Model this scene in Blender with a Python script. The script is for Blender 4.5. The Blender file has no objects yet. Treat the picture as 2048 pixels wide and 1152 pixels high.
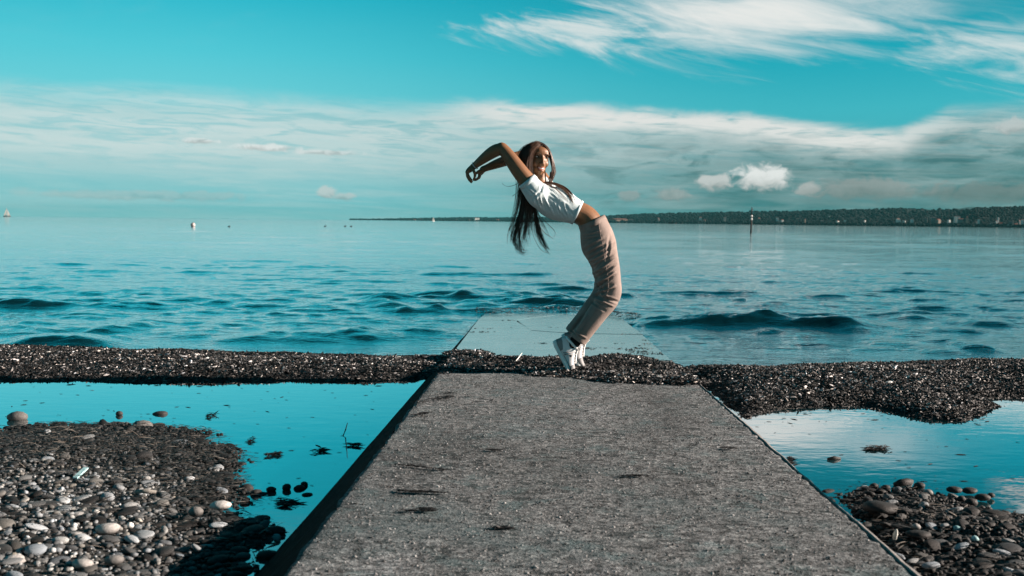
import bpy, math, random
import numpy as np
from mathutils import Vector, Matrix

random.seed(7)
rng = np.random.default_rng(7)
scn = bpy.context.scene
COL = scn.collection
R = math.radians

# ------------------------------------------------------------------ camera
F_PX = 35.0 / 36.0 * 2048            # focal length in photo pixels
CAM_Z = 1.106                        # eye height above the lake level (z = 0)
def _cray(px, py):
    return Vector(((px - 1024) / F_PX, (576 - py) / F_PX, -1.0))
_r1, _r2 = _cray(0, 432.0), _cray(2048, 453.9)          # the horizon line
_up = _r2.cross(_r1).normalized()
if _up.y < 0: _up = -_up
_fw = _cray(1076, 443.5); _fw = (_fw - _up * _fw.dot(_up)).normalized()   # along the slipway = world +Y
_rt = _fw.cross(_up).normalized()
W2C = Matrix((( _rt.x, _fw.x, _up.x), (_rt.y, _fw.y, _up.y), (_rt.z, _fw.z, _up.z)))
C2W = W2C.transposed()               # camera axes -> world axes
cam_d = bpy.data.cameras.new('camera'); cam = bpy.data.objects.new('camera', cam_d)
COL.objects.link(cam); scn.camera = cam
cam_d.sensor_width = 36; cam_d.lens = 35; cam_d.clip_start = 0.05; cam_d.clip_end = 60000
cam.matrix_world = Matrix.Translation((0, 0, CAM_Z)) @ C2W.to_4x4()
cam_d.dof.use_dof = True; cam_d.dof.focus_distance = 6.6; cam_d.dof.aperture_fstop = 5.0

def ray(px, py): return C2W @ _cray(px, py)
def gp(px, py, z=0.0):               # where the sight line meets the level z
    d = ray(px, py); t = (z - CAM_Z) / d.z
    return np.array((d.x * t, d.y * t, z))
def at(px, py, Y):                   # where the sight line meets the distance Y
    d = ray(px, py); t = Y / d.y
    return np.array((d.x * t, Y, CAM_Z + d.z * t))

# ------------------------------------------------------------------ sun, exposure
SUN_EL, SUN_AZ = R(17), R(86.5)        # azimuth clockwise from +Y
sd = Vector((math.cos(SUN_EL) * math.sin(SUN_AZ), math.cos(SUN_EL) * math.cos(SUN_AZ), math.sin(SUN_EL)))
sun_d = bpy.data.lights.new('sun', 'SUN'); sun = bpy.data.objects.new('sun', sun_d); COL.objects.link(sun)
sun_d.energy = 5.0; sun_d.angle = R(0.6); sun_d.color = (1.0, 0.83, 0.72)
sun.rotation_euler = sd.to_track_quat('Z', 'Y').to_euler(); sun.location = (30, 5, 20)
scn.view_settings.view_transform = 'Standard'; scn.view_settings.look = 'None'
scn.view_settings.exposure = 1.5; scn.view_settings.gamma = 1; scn.view_settings.use_curve_mapping = False

# ------------------------------------------------------------------ node expressions
class X:
    """a socket (or number) with arithmetic"""
    nt = None
    def __init__(s, v): s.v = v
    @staticmethod
    def op(o, *a):
        n = X.nt.nodes.new('ShaderNodeMath'); n.operation = o
        for i, k in enumerate(a):
            k = k.v if isinstance(k, X) else k
            if isinstance(k, (int, float)): n.inputs[i].default_value = k
            else: X.nt.links.new(k, n.inputs[i])
        return X(n.outputs[0])
    def __add__(s, o): return X.op('ADD', s, o)
    def __radd__(s, o): return X.op('ADD', o, s)
    def __sub__(s, o): return X.op('SUBTRACT', s, o)
    def __rsub__(s, o): return X.op('SUBTRACT', o, s)
    def __mul__(s, o): return X.op('MULTIPLY', s, o)
    def __rmul__(s, o): return X.op('MULTIPLY', o, s)
    def __truediv__(s, o): return X.op('DIVIDE', s, o)
def sstep(x, a, b):
    n = X.nt.nodes.new('ShaderNodeMapRange'); n.interpolation_type = 'SMOOTHSTEP'
    X.nt.links.new(x.v, n.inputs[0]); n.inputs[1].default_value = a; n.inputs[2].default_value = b
    n.inputs[3].default_value = 0; n.inputs[4].default_value = 1
    return X(n.outputs[0])
def comb(x, y, z):
    n = X.nt.nodes.new('ShaderNodeCombineXYZ')
    for i, k in enumerate((x, y, z)):
        k = k.v if isinstance(k, X) else k
        if isinstance(k, (int, float)): n.inputs[i].default_value = k
        else: X.nt.links.new(k, n.inputs[i])
    return n.outputs[0]
def noise(vec, scale=1.0, detail=4, rough=0.55, dist=0.0, lac=2.0):
    n = X.nt.nodes.new('ShaderNodeTexNoise')
    if vec is not None: X.nt.links.new(vec, n.inputs['Vector'])
    n.inputs['Scale'].default_value = scale; n.inputs['Detail'].default_value = detail
    n.inputs['Roughness'].default_value = rough; n.inputs['Distortion'].default_value = dist
    n.inputs['Lacunarity'].default_value = lac
    return X(n.outputs['Fac'])
def ramp(x, pts, interp='LINEAR'):
    n = X.nt.nodes.new('ShaderNodeValToRGB'); X.nt.links.new(x.v, n.inputs[0])
    cr = n.color_ramp; cr.interpolation = interp
    for i, (p, c) in enumerate(pts):
        if isinstance(c, (int, float)): c = (c, c, c)
        e = cr.elements[i] if i < 2 else cr.elements.new(p)
        e.position = p; e.color = (*c, 1)
    return n.outputs[0]
def mixc(f, a, b, mode='MIX'):
    n = X.nt.nodes.new('ShaderNodeMix'); n.data_type = 'RGBA'; n.blend_type = mode
    for i, k in ((0, f), (6, a), (7, b)):
        k = k.v if isinstance(k, X) else k
        if isinstance(k, (int, float)): n.inputs[i].default_value = k if i == 0 else (k, k, k, 1)
        elif isinstance(k, tuple): n.inputs[i].default_value = (*k, 1)
        else: X.nt.links.new(k, n.inputs[i])
    return n.outputs[2]

# ------------------------------------------------------------------ sky
world = bpy.data.worlds.new('World'); scn.world = world; world.use_nodes = True
X.nt = wt = world.node_tree; wt.nodes.clear()
sky = wt.nodes.new('ShaderNodeTexSky'); sky.sky_type = 'NISHITA'; sky.sun_disc = False
sky.sun_elevation = SUN_EL; sky.sun_rotation = SUN_AZ
sky.air_density = 1.0; sky.dust_density = 0.6; sky.ozone_density = 2.0
tc = wt.nodes.new('ShaderNodeTexCoord'); sp = wt.nodes.new('ShaderNodeSeparateXYZ')
wt.links.new(tc.outputs['Generated'], sp.inputs[0])
dx, dy, dz = X(sp.outputs[0]), X(sp.outputs[1]), X(sp.outputs[2])
A = X.op('ARCTAN2', dx, dy) * 57.2958
E = X.op('ARCSINE', dz) * 57.2958
rear = sstep(X.op('ABSOLUTE', A), 50, 100)   # out-of-view sky, made darker and less cloudy to cut fill light
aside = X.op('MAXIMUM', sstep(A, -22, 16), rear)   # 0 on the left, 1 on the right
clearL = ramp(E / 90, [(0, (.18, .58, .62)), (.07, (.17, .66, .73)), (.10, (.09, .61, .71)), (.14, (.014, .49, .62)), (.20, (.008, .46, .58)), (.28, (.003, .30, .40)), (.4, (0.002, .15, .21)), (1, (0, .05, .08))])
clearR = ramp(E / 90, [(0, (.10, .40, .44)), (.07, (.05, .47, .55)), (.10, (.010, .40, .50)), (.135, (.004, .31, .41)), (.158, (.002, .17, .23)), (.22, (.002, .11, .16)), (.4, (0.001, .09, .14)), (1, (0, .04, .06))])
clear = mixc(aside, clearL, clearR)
# low deck of layered cloud
et = X(ramp((A + 40) / 80, [(0, .69), (.42, .69), (.54, .675), (.65, .60), (.745, .50), (.775, .63), (1, .63)])) * 10
wob = noise(comb(A * 0.16, E * 0.5, 3.1), 1.0, 6, .6, .6)
streak = noise(comb(A * 0.10, E * 1.5 + A * 0.05, 9.7), 1.0, 7, .62, .4)
streak2 = noise(comb(A * 0.32, E * 2.6 + A * 0.10, 1.2), 1.0, 6, .6, .8)
depth = et + (wob - 0.5) * 1.6 - E
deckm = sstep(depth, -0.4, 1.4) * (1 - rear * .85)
deckL = ramp(E / 10, [(0, (.30, .68, .72)), (.10, (.24, .62, .67)), (.19, (.30, .62, .66)), (.28, (.44, .66, .68)), (.40, (.58, .72, .72)), (.60, (.50, .70, .71))])
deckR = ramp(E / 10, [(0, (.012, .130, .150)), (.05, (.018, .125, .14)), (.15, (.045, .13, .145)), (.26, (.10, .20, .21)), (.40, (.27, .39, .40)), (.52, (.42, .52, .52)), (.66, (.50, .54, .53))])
deck = mixc(sstep(A, -14, 20), deckL, deckR)
cumn = noise(comb(A * .30 + E * .12, E * 1.15 - A * .05, 8.8), 1.0, 7, .6, .6); lowm = sstep(A, -4, 8) * (1 - sstep(E, 3.6, 5.6)) * sstep(E, .2, 1.0)
deck = mixc((1 - sstep(cumn, .36, .50)) * lowm * .65, deck, (.028, .115, .13)); deck = mixc(sstep(cumn, .50, .64) * lowm * .60, deck, (.25, .36, .37))
lump = noise(comb(A * .20, E * .75 - A * .02, 5.5), 1.0, 6, .55, .5)
deck = mixc(sstep(lump, .44, .66) * sstep(A, -6, 14) * (1 - sstep(E, 4.2, 6.0)) * .75, deck, (.026, .105, .12))
soft = 1 - .55 * (1 - sstep(E, 2.5, 5.0))
deck = mixc(soft * (sstep(streak, .40, .64)) * 0.62, deck, mixc(aside, (.72, .80, .79), (.47, .55, .55)))
deck = mixc(soft * (1 - sstep(streak2, .34, .56)) * 0.50, deck, mixc(aside, (.17, .56, .62), (.06, .27, .31)))
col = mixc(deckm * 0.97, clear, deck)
# bright crest along the top of the deck
crest = sstep(depth, -.2, .7) * (1 - sstep(depth, .8, 1.9)) * sstep(A, -8, 0) * (1 - sstep(A, 17, 26))
crest = crest * (0.18 + 0.9 * sstep(streak2 + wob * .4, .42, .78))
col = mixc(crest, col, (.82, .81, .78))
# high cirrus, brightest straight up-right, fibres falling to the lower right
def blob(a0, e0, ra, re, sh=0.0):
    u = (A - a0) / ra; v = (E - e0 + (A - a0) * sh) / re
    return 1 - X.op('SQRT', u * u + v * v)
ci_n = noise(comb(A * .13 + E * .10, E * .62 + A * .11, 4.4), 1.0, 8, .62, 1.3)
ci_f = noise(comb(A * .5 + E * .5, E * 1.4 + A * .45, 7.4), 1.0, 6, .6, .7)
ci1 = blob(12.8, 11.7, 12.0, 2.7, -.01) + (ci_n - .5) * 1.9 + (ci_f - .5) * .35
ci2 = blob(3.2, 11.0, 8.5, 2.1, .0) + (ci_n - .5) * 2.5 + (ci_f - .5) * .8
ci3 = blob(25.5, 8.8, 9, 2.6, .22) + (ci_n - .5) * 1.9 + (ci_f - .5) * .9
ci = (1 - sstep(E, 11.9, 13.4)) * (1 - .8 * sstep(A, 18, 24) * sstep(E, 9.5, 11.5)) * X.op('MAXIMUM', sstep(ci1, -.20, 1.15), X.op('MAXIMUM', sstep(ci2, .18, 1.0) * .8, sstep(ci3, .12, 1.1) * .75))
col = mixc(ci, col, (.86, .86, .83))
# thin veils elsewhere in the high sky
veil = noise(comb(dx * 2.2, dy * 2.2, dz * 5.0), 1.0, 7, .6, .8)
col = mixc(sstep(veil, .56, .86) * sstep(E, 7, 12) * (1 - .75 * aside) * .30, col, (.62, .74, .76))
# cumulus heaps
puf_n = noise(comb(A * 1.1, E * 1.5, 2.2), 1.0, 5, .6, .5)
def puff(a, e, ra, re, c, amt=1.0):
    global col
    m = sstep(blob(a, e, ra, re) + (puf_n - .5) * 1.5, .02, .55) * amt
    lit = mixc(sstep(E + (puf_n - .5) * 1.2, e - re * .9, e + re * .3), tuple(k * .55 for k in c), c)
    col = mixc(m, col, lit)
for a, e, ra, re, b, amt in [(12.6, 2.55, 2.0, .95, .88, 1), (9.9, 2.35, 1.35, .55, .66, .9), (15.1, 1.95, .9, .48, .55, .9), (7.6, 1.65, 1.3, .55, .42, .7),
                       (5.2, 1.5, .8, .4, .40, .6), (18.0, 2.0, 4.0, .75, .34, .7), (24.0, 1.7, 4.2, .7, .24, .6), (-12.0, 1.55, .7, .45, .70, .7),
                       (-11.1, 1.28, .8, .3, .66, .6), (-15.3, 3.95, 2.2, .26, .88, .75), (-18.9, 4.2, 1.2, .24, .85, .7), (-12.0, 3.75, 2.2, .2, .82, .6),
                       (26.0, 13.4, 1.7, .45, .62, .9), (26.6, 14.3, 1.4, .6, .66, .9), (22.5, 15.2, .9, .35, .35, .7), (25.0, 5.1, 1.1, .5, .62, .6), (-22.0, 1.2, 8.0, .35, .55, .35)]:
    puff(a, e, ra, re, (b, b * .99, b * .97), amt)
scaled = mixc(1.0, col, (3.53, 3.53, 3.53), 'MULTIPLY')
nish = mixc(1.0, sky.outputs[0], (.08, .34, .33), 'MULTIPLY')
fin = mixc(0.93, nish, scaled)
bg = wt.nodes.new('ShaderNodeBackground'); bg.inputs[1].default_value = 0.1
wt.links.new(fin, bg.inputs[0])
wo = wt.nodes.new('ShaderNodeOutputWorld'); wt.links.new(bg.outputs[0], wo.inputs[0])

# ------------------------------------------------------------------ helpers
def tag(o, label=None, cat=None, group=None, kind=None):
    if label: o['label'] = label
    if cat: o['category'] = cat
    if group: o['group'] = group
    if kind: o['kind'] = kind
    return o
def empty(name, loc=(0, 0, 0)):
    o = bpy.data.objects.new(name, None); o.location = loc; o.empty_display_size = .1; COL.objects.link(o); return o
def mesh_np(name, V, faces, mats=None, smooth=True, colors=None):
    """V (n,3); faces: (m,k) array or list of arrays"""
    me = bpy.data.meshes.new(name)
    if isinstance(faces, np.ndarray): faces = [faces]
    V = np.asarray(V, dtype=np.float32)
    nl = sum(f.size for f in faces); nf = sum(len(f) for f in faces)
    me.vertices.add(len(V)); me.vertices.foreach_set('co', V.ravel())
    me.loops.add(nl); me.polygons.add(nf)
    me.loops.foreach_set('vertex_index', np.concatenate([f.ravel() for f in faces]).astype(np.int32))
    tot = np.concatenate([np.full(len(f), f.shape[1]) for f in faces]); st = np.concatenate(([0], np.cumsum(tot)[:-1]))
    me.polygons.foreach_set('loop_start', st.astype(np.int32))
    me.polygons.foreach_set('use_smooth', np.full(nf, smooth))
    if colors is not None:
        at_ = me.attributes.new('tone', 'FLOAT_COLOR', 'POINT')
        c = np.ones((len(V), 4), dtype=np.float32); c[:, :3] = colors; at_.data.foreach_set('color', c.ravel())
    me.update(calc_edges=True); me.validate()
    for m in (mats or []): me.materials.append(m)
    return me
def link(name, me, parent=None, loc=None):
    o = bpy.data.objects.new(name, me); COL.objects.link(o)
    if loc is not None: o.location = loc
    if parent is not None: o.parent = parent
    return o
class MB:
    def __init__(s): s.v = []; s.f = []; s.n = 0
    def add(s, V, F):
        V = np.asarray(V, float); s.v.append(V); s.f += [tuple(int(i) + s.n for i in f) for f in F]; s.n += len(V)
    def box(s, c, h, rot=None):
        V = np.array([(x, y, z) for x in (-1, 1) for y in (-1, 1) for z in (-1, 1)], float) * np.array(h)
        if rot is not None: V = V @ np.array(rot).T
        s.add(V + np.array(c), [(0, 1, 3, 2), (4, 6, 7, 5), (0, 4, 5, 1), (2, 3, 7, 6), (0, 2, 6, 4), (1, 5, 7, 3)])
    def ell(s, c, rad, axes=None, nu=14, nv=9):
        V = [(0, 0, 1)]; F = []
        for j in range(1, nv):
            p = math.pi * j / nv
            for i in range(nu):
                q = 2 * math.pi * i / nu; V.append((math.sin(p) * math.cos(q), math.sin(p) * math.sin(q), math.cos(p)))
        V.append((0, 0, -1)); L = len(V) - 1
        for i in range(nu):
            F.append((0, 1 + i, 1 + (i + 1) % nu)); F.append((L, L - nu + (i + 1) % nu, L - nu + i))
        for j in range(nv - 2):
            for i in range(nu):
                a = 1 + j * nu + i; b = 1 + j * nu + (i + 1) % nu; F.append((a, a + nu, b + nu, b))
        V = np.array(V) * np.array(rad)
        if axes is not None: V = V @ np.array(axes)
        s.add(V + np.array(c), F)
    def rings(s, RG, cap=True):
        n = len(RG[0]); V = np.concatenate(RG); F = []
        for j in range(len(RG) - 1):
            for i in range(n):
                a = j * n + i; b = j * n + (i + 1) % n; F.append((a, b, b + n, a + n))
        if cap:
            V = np.concatenate([V, [np.mean(RG[0], 0)], [np.mean(RG[-1], 0)]]); L = len(V)
            for i in range(n):
                F.append((L - 2, (i + 1) % n, i)); F.append((L - 1, (len(RG) - 1) * n + i, (len(RG) - 1) * n + (i + 1) % n))
        s.add(V, F)
    def tube(s, P, r, n=6, cap=True):
        P = np.array(P, float); r = np.broadcast_to(np.array(r, float), (len(P),)); RG = []
        T = np.gradient(P, axis=0); T /= np.linalg.norm(T, axis=1)[:, None] + 1e-9
        u = np.cross(T[0], (0.3, 1, .2)); u /= np.linalg.norm(u)
        for p, t, q in zip(P, T, r):
            u = u - t * u.dot(t); u /= np.linalg.norm(u) + 1e-9; w = np.cross(t, u)
            RG.append([p + q * (math.cos(a) * u + math.sin(a) * w) for a in np.linspace(0, 2 * math.pi, n, endpoint=False)])
        s.rings([np.array(g) for g in RG], cap)
    def mesh(s, name, mats=None, smooth=True):
        me = bpy.data.meshes.new(name); me.from_pydata(np.concatenate(s.v).tolist(), [], s.f)
        me.polygons.foreach_set('use_smooth', [smooth] * len(me.polygons))
        for m in (mats or []): me.materials.append(m)
        me.update(); return me
    def obj(s, name, m, parent=None, smooth=True, loc=None):
        return link(name, s.mesh(name, [m], smooth), parent, loc)
def child_local(o):
    """parent is an Empty with a location: keep world coordinates"""
    o.matrix_parent_inverse = Matrix.Translation(-o.parent.location); return o

def vnoise(x, y, s=0):
    """smooth value noise"""
    xi = np.floor(x).astype(np.int64); yi = np.floor(y).astype(np.int64); fx = x - xi; fy = y - yi
    def h(a, b):
        n = (a * 374761393 + b * 668265263 + s * 1442695041) & 0x7fffffff
        n = ((n ^ (n >> 13)) * 1274126177) & 0x7fffffff
        return ((n ^ (n >> 16)) & 0xffff) / 65535.0
    fx = fx * fx * (3 - 2 * fx); fy = fy * fy * (3 - 2 * fy)
    return (h(xi, yi) * (1 - fx) + h(xi + 1, yi) * fx) * (1 - fy) + (h(xi, yi + 1) * (1 - fx) + h(xi + 1, yi + 1) * fx) * fy - .5
def fnoise(x, y, o=4, s=0):
    r = 0; a = 1
    for k in range(o): r = r + a * vnoise(x * 2 ** k + 17.3 * k, y * 2 ** k - 9.1 * k, s + k); a *= .5
    return r
def sdist(Xa, Ya, poly):
    """signed distance to a polygon, positive inside"""
    P = np.asarray(poly)[:, :2]; d = np.full(Xa.shape, 1e9); ins = np.zeros(Xa.shape, bool)
    for i in range(len(P)):
        a = P[i]; b = P[(i + 1) % len(P)]; e = b - a
        t = np.clip(((Xa - a[0]) * e[0] + (Ya - a[1]) * e[1]) / (e @ e + 1e-12), 0, 1)
        d = np.minimum(d, (Xa - a[0] - t * e[0]) ** 2 + (Ya - a[1] - t * e[1]) ** 2)
        c = (a[1] > Ya) != (b[1] > Ya)
        with np.errstate(divide='ignore', invalid='ignore'):
            ins ^= c & (Xa < (b[0] - a[0]) * (Ya - a[1]) / (b[1] - a[1] + 1e-15) + a[0])
    d = np.sqrt(d); return np.where(ins, d, -d)

# ------------------------------------------------------------------ materials
def mat(name, base=(.5, .5, .5), rough=.6, spec=.5, metal=0.0):
    m = bpy.data.materials.new(name); m.use_nodes = True; X.nt = m.node_tree
    b = m.node_tree.nodes['Principled BSDF']
    b.inputs['Base Color'].default_value = (*base, 1); b.inputs['Roughness'].default_value = rough
    b.inputs['Specular IOR Level'].default_value = spec; b.inputs['Metallic'].default_value = metal
    return m
def bsdf(m): X.nt = m.node_tree; return m.node_tree.nodes['Principled BSDF']
def setc(m, sock, v):
    b = bsdf(m); v = v.v if isinstance(v, X) else v; m.node_tree.links.new(v, b.inputs[sock])
def objco(m):
    X.nt = m.node_tree; n = m.node_tree.nodes.new('ShaderNodeTexCoord'); return n.outputs['Object']
def scalev(vec, s):
    n = X.nt.nodes.new('ShaderNodeMapping'); X.nt.links.new(vec, n.inputs[0]); n.inputs['Scale'].default_value = s; return n.outputs[0]
def bump(m, h, strength=.5, dist=.01):
    X.nt = m.node_tree; n = m.node_tree.nodes.new('ShaderNodeBump'); n.inputs['Strength'].default_value = strength; n.inputs['Distance'].default_value = dist
    m.node_tree.links.new(h.v, n.inputs['Height']); m.node_tree.links.new(n.outputs[0], bsdf(m).inputs['Normal'])
def voro(vec, scale, feat='F1'):
    n = X.nt.nodes.new('ShaderNodeTexVoronoi'); X.nt.links.new(vec, n.inputs['Vector']); n.inputs['Scale'].default_value = scale; n.feature = feat
    return n
def tone_mat(name, rough=.55, spec=.5, grain=.35, gscale=160):
    m = mat(name, rough=rough, spec=spec); X.nt = m.node_tree
    a = m.node_tree.nodes.new('ShaderNodeAttribute'); a.attribute_name = 'tone'
    g = noise(objco(m), gscale, 4, .7)
    setc(m, 'Base Color', mixc(1.0, a.outputs['Color'], ramp(g, [(.25, 1 - grain), (.75, 1 + grain)]), 'MULTIPLY'))
    bump(m, noise(objco(m), 70, 5, .65), .5, .006)
    return m

# concrete of the slipway: exposed aggregate, washed thin, wet beyond the weed
def concrete(name, wet=False):
    m = mat(name, rough=.85, spec=.3); oc = objco(m)
    n1 = noise(oc, 2.2, 6, .6); n2 = noise(scalev(oc, (1, 1.5, 1)), 34, 6, .72); n3 = noise(oc, 130, 3, .7); st = noise(scalev(oc, (1.3, 7, 1)), 3.0, 6, .66)
    ag = voro(oc, 85); agf = X(ag.outputs['Distance'])
    c = ramp(n2 * .62 + n3 * .38, [(.38, (.014, .014, .014)), (.455, (.075, .073, .073)), (.53, (.17, .166, .166)), (.62, (.42, .41, .40))])
    chip = noise(scalev(oc, (1, 1.5, 1)), 15, 5, .62, .4); tint = noise(oc, 6, 5, .65); c = mixc(sstep(tint, .52, .66) * .40, c, (.045, .12, .125)); c = mixc(sstep(chip, .57, .61) * .8, c, (.022, .03, .031)); c = mixc((1 - sstep(chip, .33, .38)) * .5, c, (.30, .295, .29)); n4 = noise(scalev(oc, (1, .5, 1)), 1.1, 5, .6); c = mixc(sstep(n1, .48, .70) * .5, c, (.085, .125, .13)); c = mixc(sstep(n4, .52, .62) * .6, c, mixc(1.0, c, (1.5, 1.5, 1.52), 'MULTIPLY')); c = mixc((1 - sstep(n4, .38, .47)) * .7, c, mixc(1.0, c, (.5, .5, .5), 'MULTIPLY'))
    c = mixc(sstep(st, .60, .70) * .75, c, (.03, .034, .032))
    c = mixc(sstep(X(ag.outputs['Color']), .86, .9) * .35, c, (.50, .47, .45))
    if wet:
        c = mixc(.55, c, (.05, .20, .23))  # paints the sky's teal reflection into the wet slab's base colour
        r = ramp(noise(scalev(oc, (1, 2.5, 1)), 2.5, 5, .65), [(.35, .20), (.7, .34)])
        setc(m, 'Roughness', X(r)); bsdf(m).inputs['Specular IOR Level'].default_value = 1.0
        bsdf(m).inputs['Coat Weight'].default_value = .7; bsdf(m).inputs['Coat Roughness'].default_value = .12
        bump(m, n2 * .4 + n3 * .2, .12, .006)
    else:
        c = mixc(1.0, c, (.86, .93, .96), 'MULTIPLY')
        bump(m, n2 * 1.0 + n3 * .6 - agf * .25 + st * .4 - sstep(chip, .565, .62) * .6, 1.0, .016)
    setc(m, 'Base Color', c); return m
M_conc = concrete('dry_concrete'); M_wet = concrete('wet_concrete', True)
M_lip = mat('pale_edge_concrete', rough=.8, spec=.3); oc = objco(M_lip)
setc(M_lip, 'Base Color', ramp(noise(oc, 40, 6, .7), [(.3, (.09, .085, .082)), (.7, (.27, .255, .245))])); bump(M_lip, noise(oc, 90, 4, .7), .6, .006)
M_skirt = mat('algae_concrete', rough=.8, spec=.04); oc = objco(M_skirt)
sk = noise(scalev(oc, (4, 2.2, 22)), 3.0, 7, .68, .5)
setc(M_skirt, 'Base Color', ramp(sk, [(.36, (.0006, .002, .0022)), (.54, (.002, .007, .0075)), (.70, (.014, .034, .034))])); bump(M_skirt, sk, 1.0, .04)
# ground
M_ground = mat('shore_gravel_bed', rough=.8, spec=.4); oc = objco(M_ground)
g1 = noise(oc, 55, 6, .7); v1 = voro(oc, 45)
setc(M_ground, 'Base Color', ramp(g1 * .6 + X(v1.outputs['Color']) * .4, [(.25, (.006, .008, .008)), (.55, (.03, .032, .03)), (.8, (.12, .12, .11))]))
bump(M_ground, g1 - X(v1.outputs['Distance']) * .6, 1.0, .02)
M_stone = tone_mat('stones', .72, .35, .4, 130)
M_flake = tone_mat('weed_flakes', .6, .35, .3, 200)
M_litter = tone_mat('weed_litter_fibre', .6, .4, .3, 120)

# water
def water(name, curve, rbase):
    """mirror-like at a low glance, dark where a wave turns towards the eye"""
    m = bpy.data.materials.new(name); m.use_nodes = True; nt = m.node_tree; nt.nodes.clear(); X.nt = nt
    out = nt.nodes.new('ShaderNodeOutputMaterial'); mx = nt.nodes.new('ShaderNodeMixShader'); gl = nt.nodes.new('ShaderNodeBsdfGlossy')
    gl.inputs['Roughness'].default_value = rbase; gl.inputs['Color'].default_value = (1, 1, 1, 1)
    bm_ = nt.nodes.new('ShaderNodeBump'); ge = nt.nodes.new('ShaderNodeNewGeometry'); dt = nt.nodes.new('ShaderNodeVectorMath'); dt.operation = 'DOT_PRODUCT'
    nt.links.new(bm_.outputs[0], dt.inputs[0]); nt.links.new(ge.outputs['Incoming'], dt.inputs[1]); nt.links.new(bm_.outputs[0], gl.inputs['Normal'])
    r = ramp(X.op('ABSOLUTE', X(dt.outputs['Value'])), curve); nt.links.new(r, mx.inputs[0]); nt.links.new(gl.outputs[0], mx.inputs[2]); nt.links.new(mx.outputs[0], out.inputs[0])
    tcn = nt.nodes.new('ShaderNodeTexCoord'); return m, nt, mx, bm_, tcn.outputs['Object']
M_lake, nt, mx, bm_, oc = water('lake_water', [(0, 1.0), (.10, .94), (.175, .80), (.28, .36), (.45, .08), (1, .03)], .05)
df = nt.nodes.new('ShaderNodeBsdfDiffuse'); df.inputs[0].default_value = (.001, .014, .018, 1); nt.links.new(df.outputs[0], mx.inputs[1])
spx = nt.nodes.new('ShaderNodeSeparateXYZ'); nt.links.new(oc, spx.inputs[0]); YY = X(spx.outputs[1])
nearf = 1 - sstep(YY, 12, 60)
hh = noise(scalev(oc, (1, 2.4, 1)), 2.0, 5, .6, .5) * .040 + noise(scalev(oc, (.35, 1.2, 1)), .55, 4, .55, .5) * .20 * sstep(YY, 12, 50) * (1 - .6 * sstep(YY, 90, 500)) + noise(scalev(oc, (1, 2.2, 1)), 8, 4, .65, .6) * .022 * nearf
bm_.inputs['Strength'].default_value = .40; bm_.inputs['Distance'].default_value = 1.0; nt.links.new(hh.v, bm_.inputs['Height'])
M_pool, nt, mx, bm_, oc = water('pool_water', [(0, 1.0), (.13, .92), (.22, .72), (.35, .50), (.55, .22), (1, .04)], .012)
df = nt.nodes.new('ShaderNodeBsdfDiffuse'); mot = noise(scalev(oc, (1, 1.6, 1)), 3.2, 7, .68, .6); nt.links.new(ramp(mot, [(.32, (.001, .035, .046)), (.52, (.002, .075, .092)), (.68, (.02, .15, .165))]), df.inputs[0])
tr = nt.nodes.new('ShaderNodeBsdfTransparent'); tr.inputs[0].default_value = (.35, .75, .8, 1)
mt = nt.nodes.new('ShaderNodeMixShader'); mt.inputs[0].default_value = .5; nt.links.new(df.outputs[0], mt.inputs[1]); nt.links.new(tr.outputs[0], mt.inputs[2]); nt.links.new(mt.outputs[0], mx.inputs[1])
bm_.inputs['Strength'].default_value = .016; bm_.inputs['Distance'].default_value = .05
nt.links.new((noise(scalev(oc, (1, 2, 1)), 5, 3, .55) + noise(oc, 60, 2, .5) * .02).v, bm_.inputs['Height'])

# ------------------------------------------------------------------ shore layout (plan outlines)
ZW = 0.012                            # level of the still pools
def PL(pts, z): return np.array([gp(x, y, z) for x, y in pts])
SL_L, SL_R = -0.646, 0.998            # slipway edges
def zp(Y): return 0.243 - 0.0201 * Y  # slipway surface
G1 = PL([(-500, 880), (-200, 872), (0, 868), (60, 858), (130, 850), (200, 849), (250, 846), (300, 858), (350, 862), (380, 872), (420, 888), (436, 905), (465, 930), (445, 950), (480, 985), (482, 1008), (462, 1030), (520, 1052), (500, 1075), (430, 1090), (470, 1130), (490, 1152), (430, 1330), (-900, 1330)], ZW)
G2 = PL([(1686, 988), (1740, 976), (1800, 968), (1840, 972), (1890, 985), (1940, 1000), (1985, 1022), (2060, 1032), (2300, 1040), (2700, 1330), (1960, 1330), (1850, 1180), (1760, 1080)], ZW)
B1 = np.concatenate([PL([(-700, 764), (-300, 765), (0, 763), (150, 763), (300, 766), (450, 765), (600, 764), (760, 763), (845, 757), (905, 745)], ZW), [[-.55, 7.95, 0], [-1.5, 8.0, 0], [-3, 8.02, 0], [-5, 8.05, 0], [-9, 8.1, 0]]])
B2 = np.concatenate([PL([(1405, 775), (1440, 800), (1492, 838), (1520, 830), (1560, 820), (1640, 813), (1720, 815), (1790, 828), (1850, 838), (1920, 842), (1970, 832), (2000, 815), (1985, 800), (2048, 797), (2300, 795), (2700, 800)], ZW), [[9, 8.2, 0], [5, 8.1, 0], [3.6, 8.0, 0], [2.4, 7.75, 0], [1.6, 7.55, 0], [1.1, 7.5, 0], [.9, 7.4, 0]]])
B3 = PL([(850, 752), (905, 700), (935, 694), (965, 697), (1000, 713), (1060, 713), (1100, 716), (1170, 719), (1230, 709), (1290, 713), (1340, 730), (1375, 742), (1420, 778), (1360, 780), (1300, 776), (1200, 769), (1110, 756), (1040, 750), (980, 748), (900, 752)], .10)
SLIP = np.array([[SL_L - .25, -2, 0], [SL_R + .02, -2, 0], [SL_R + .02, 13, 0], [SL_L - .02, 13, 0]])
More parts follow.
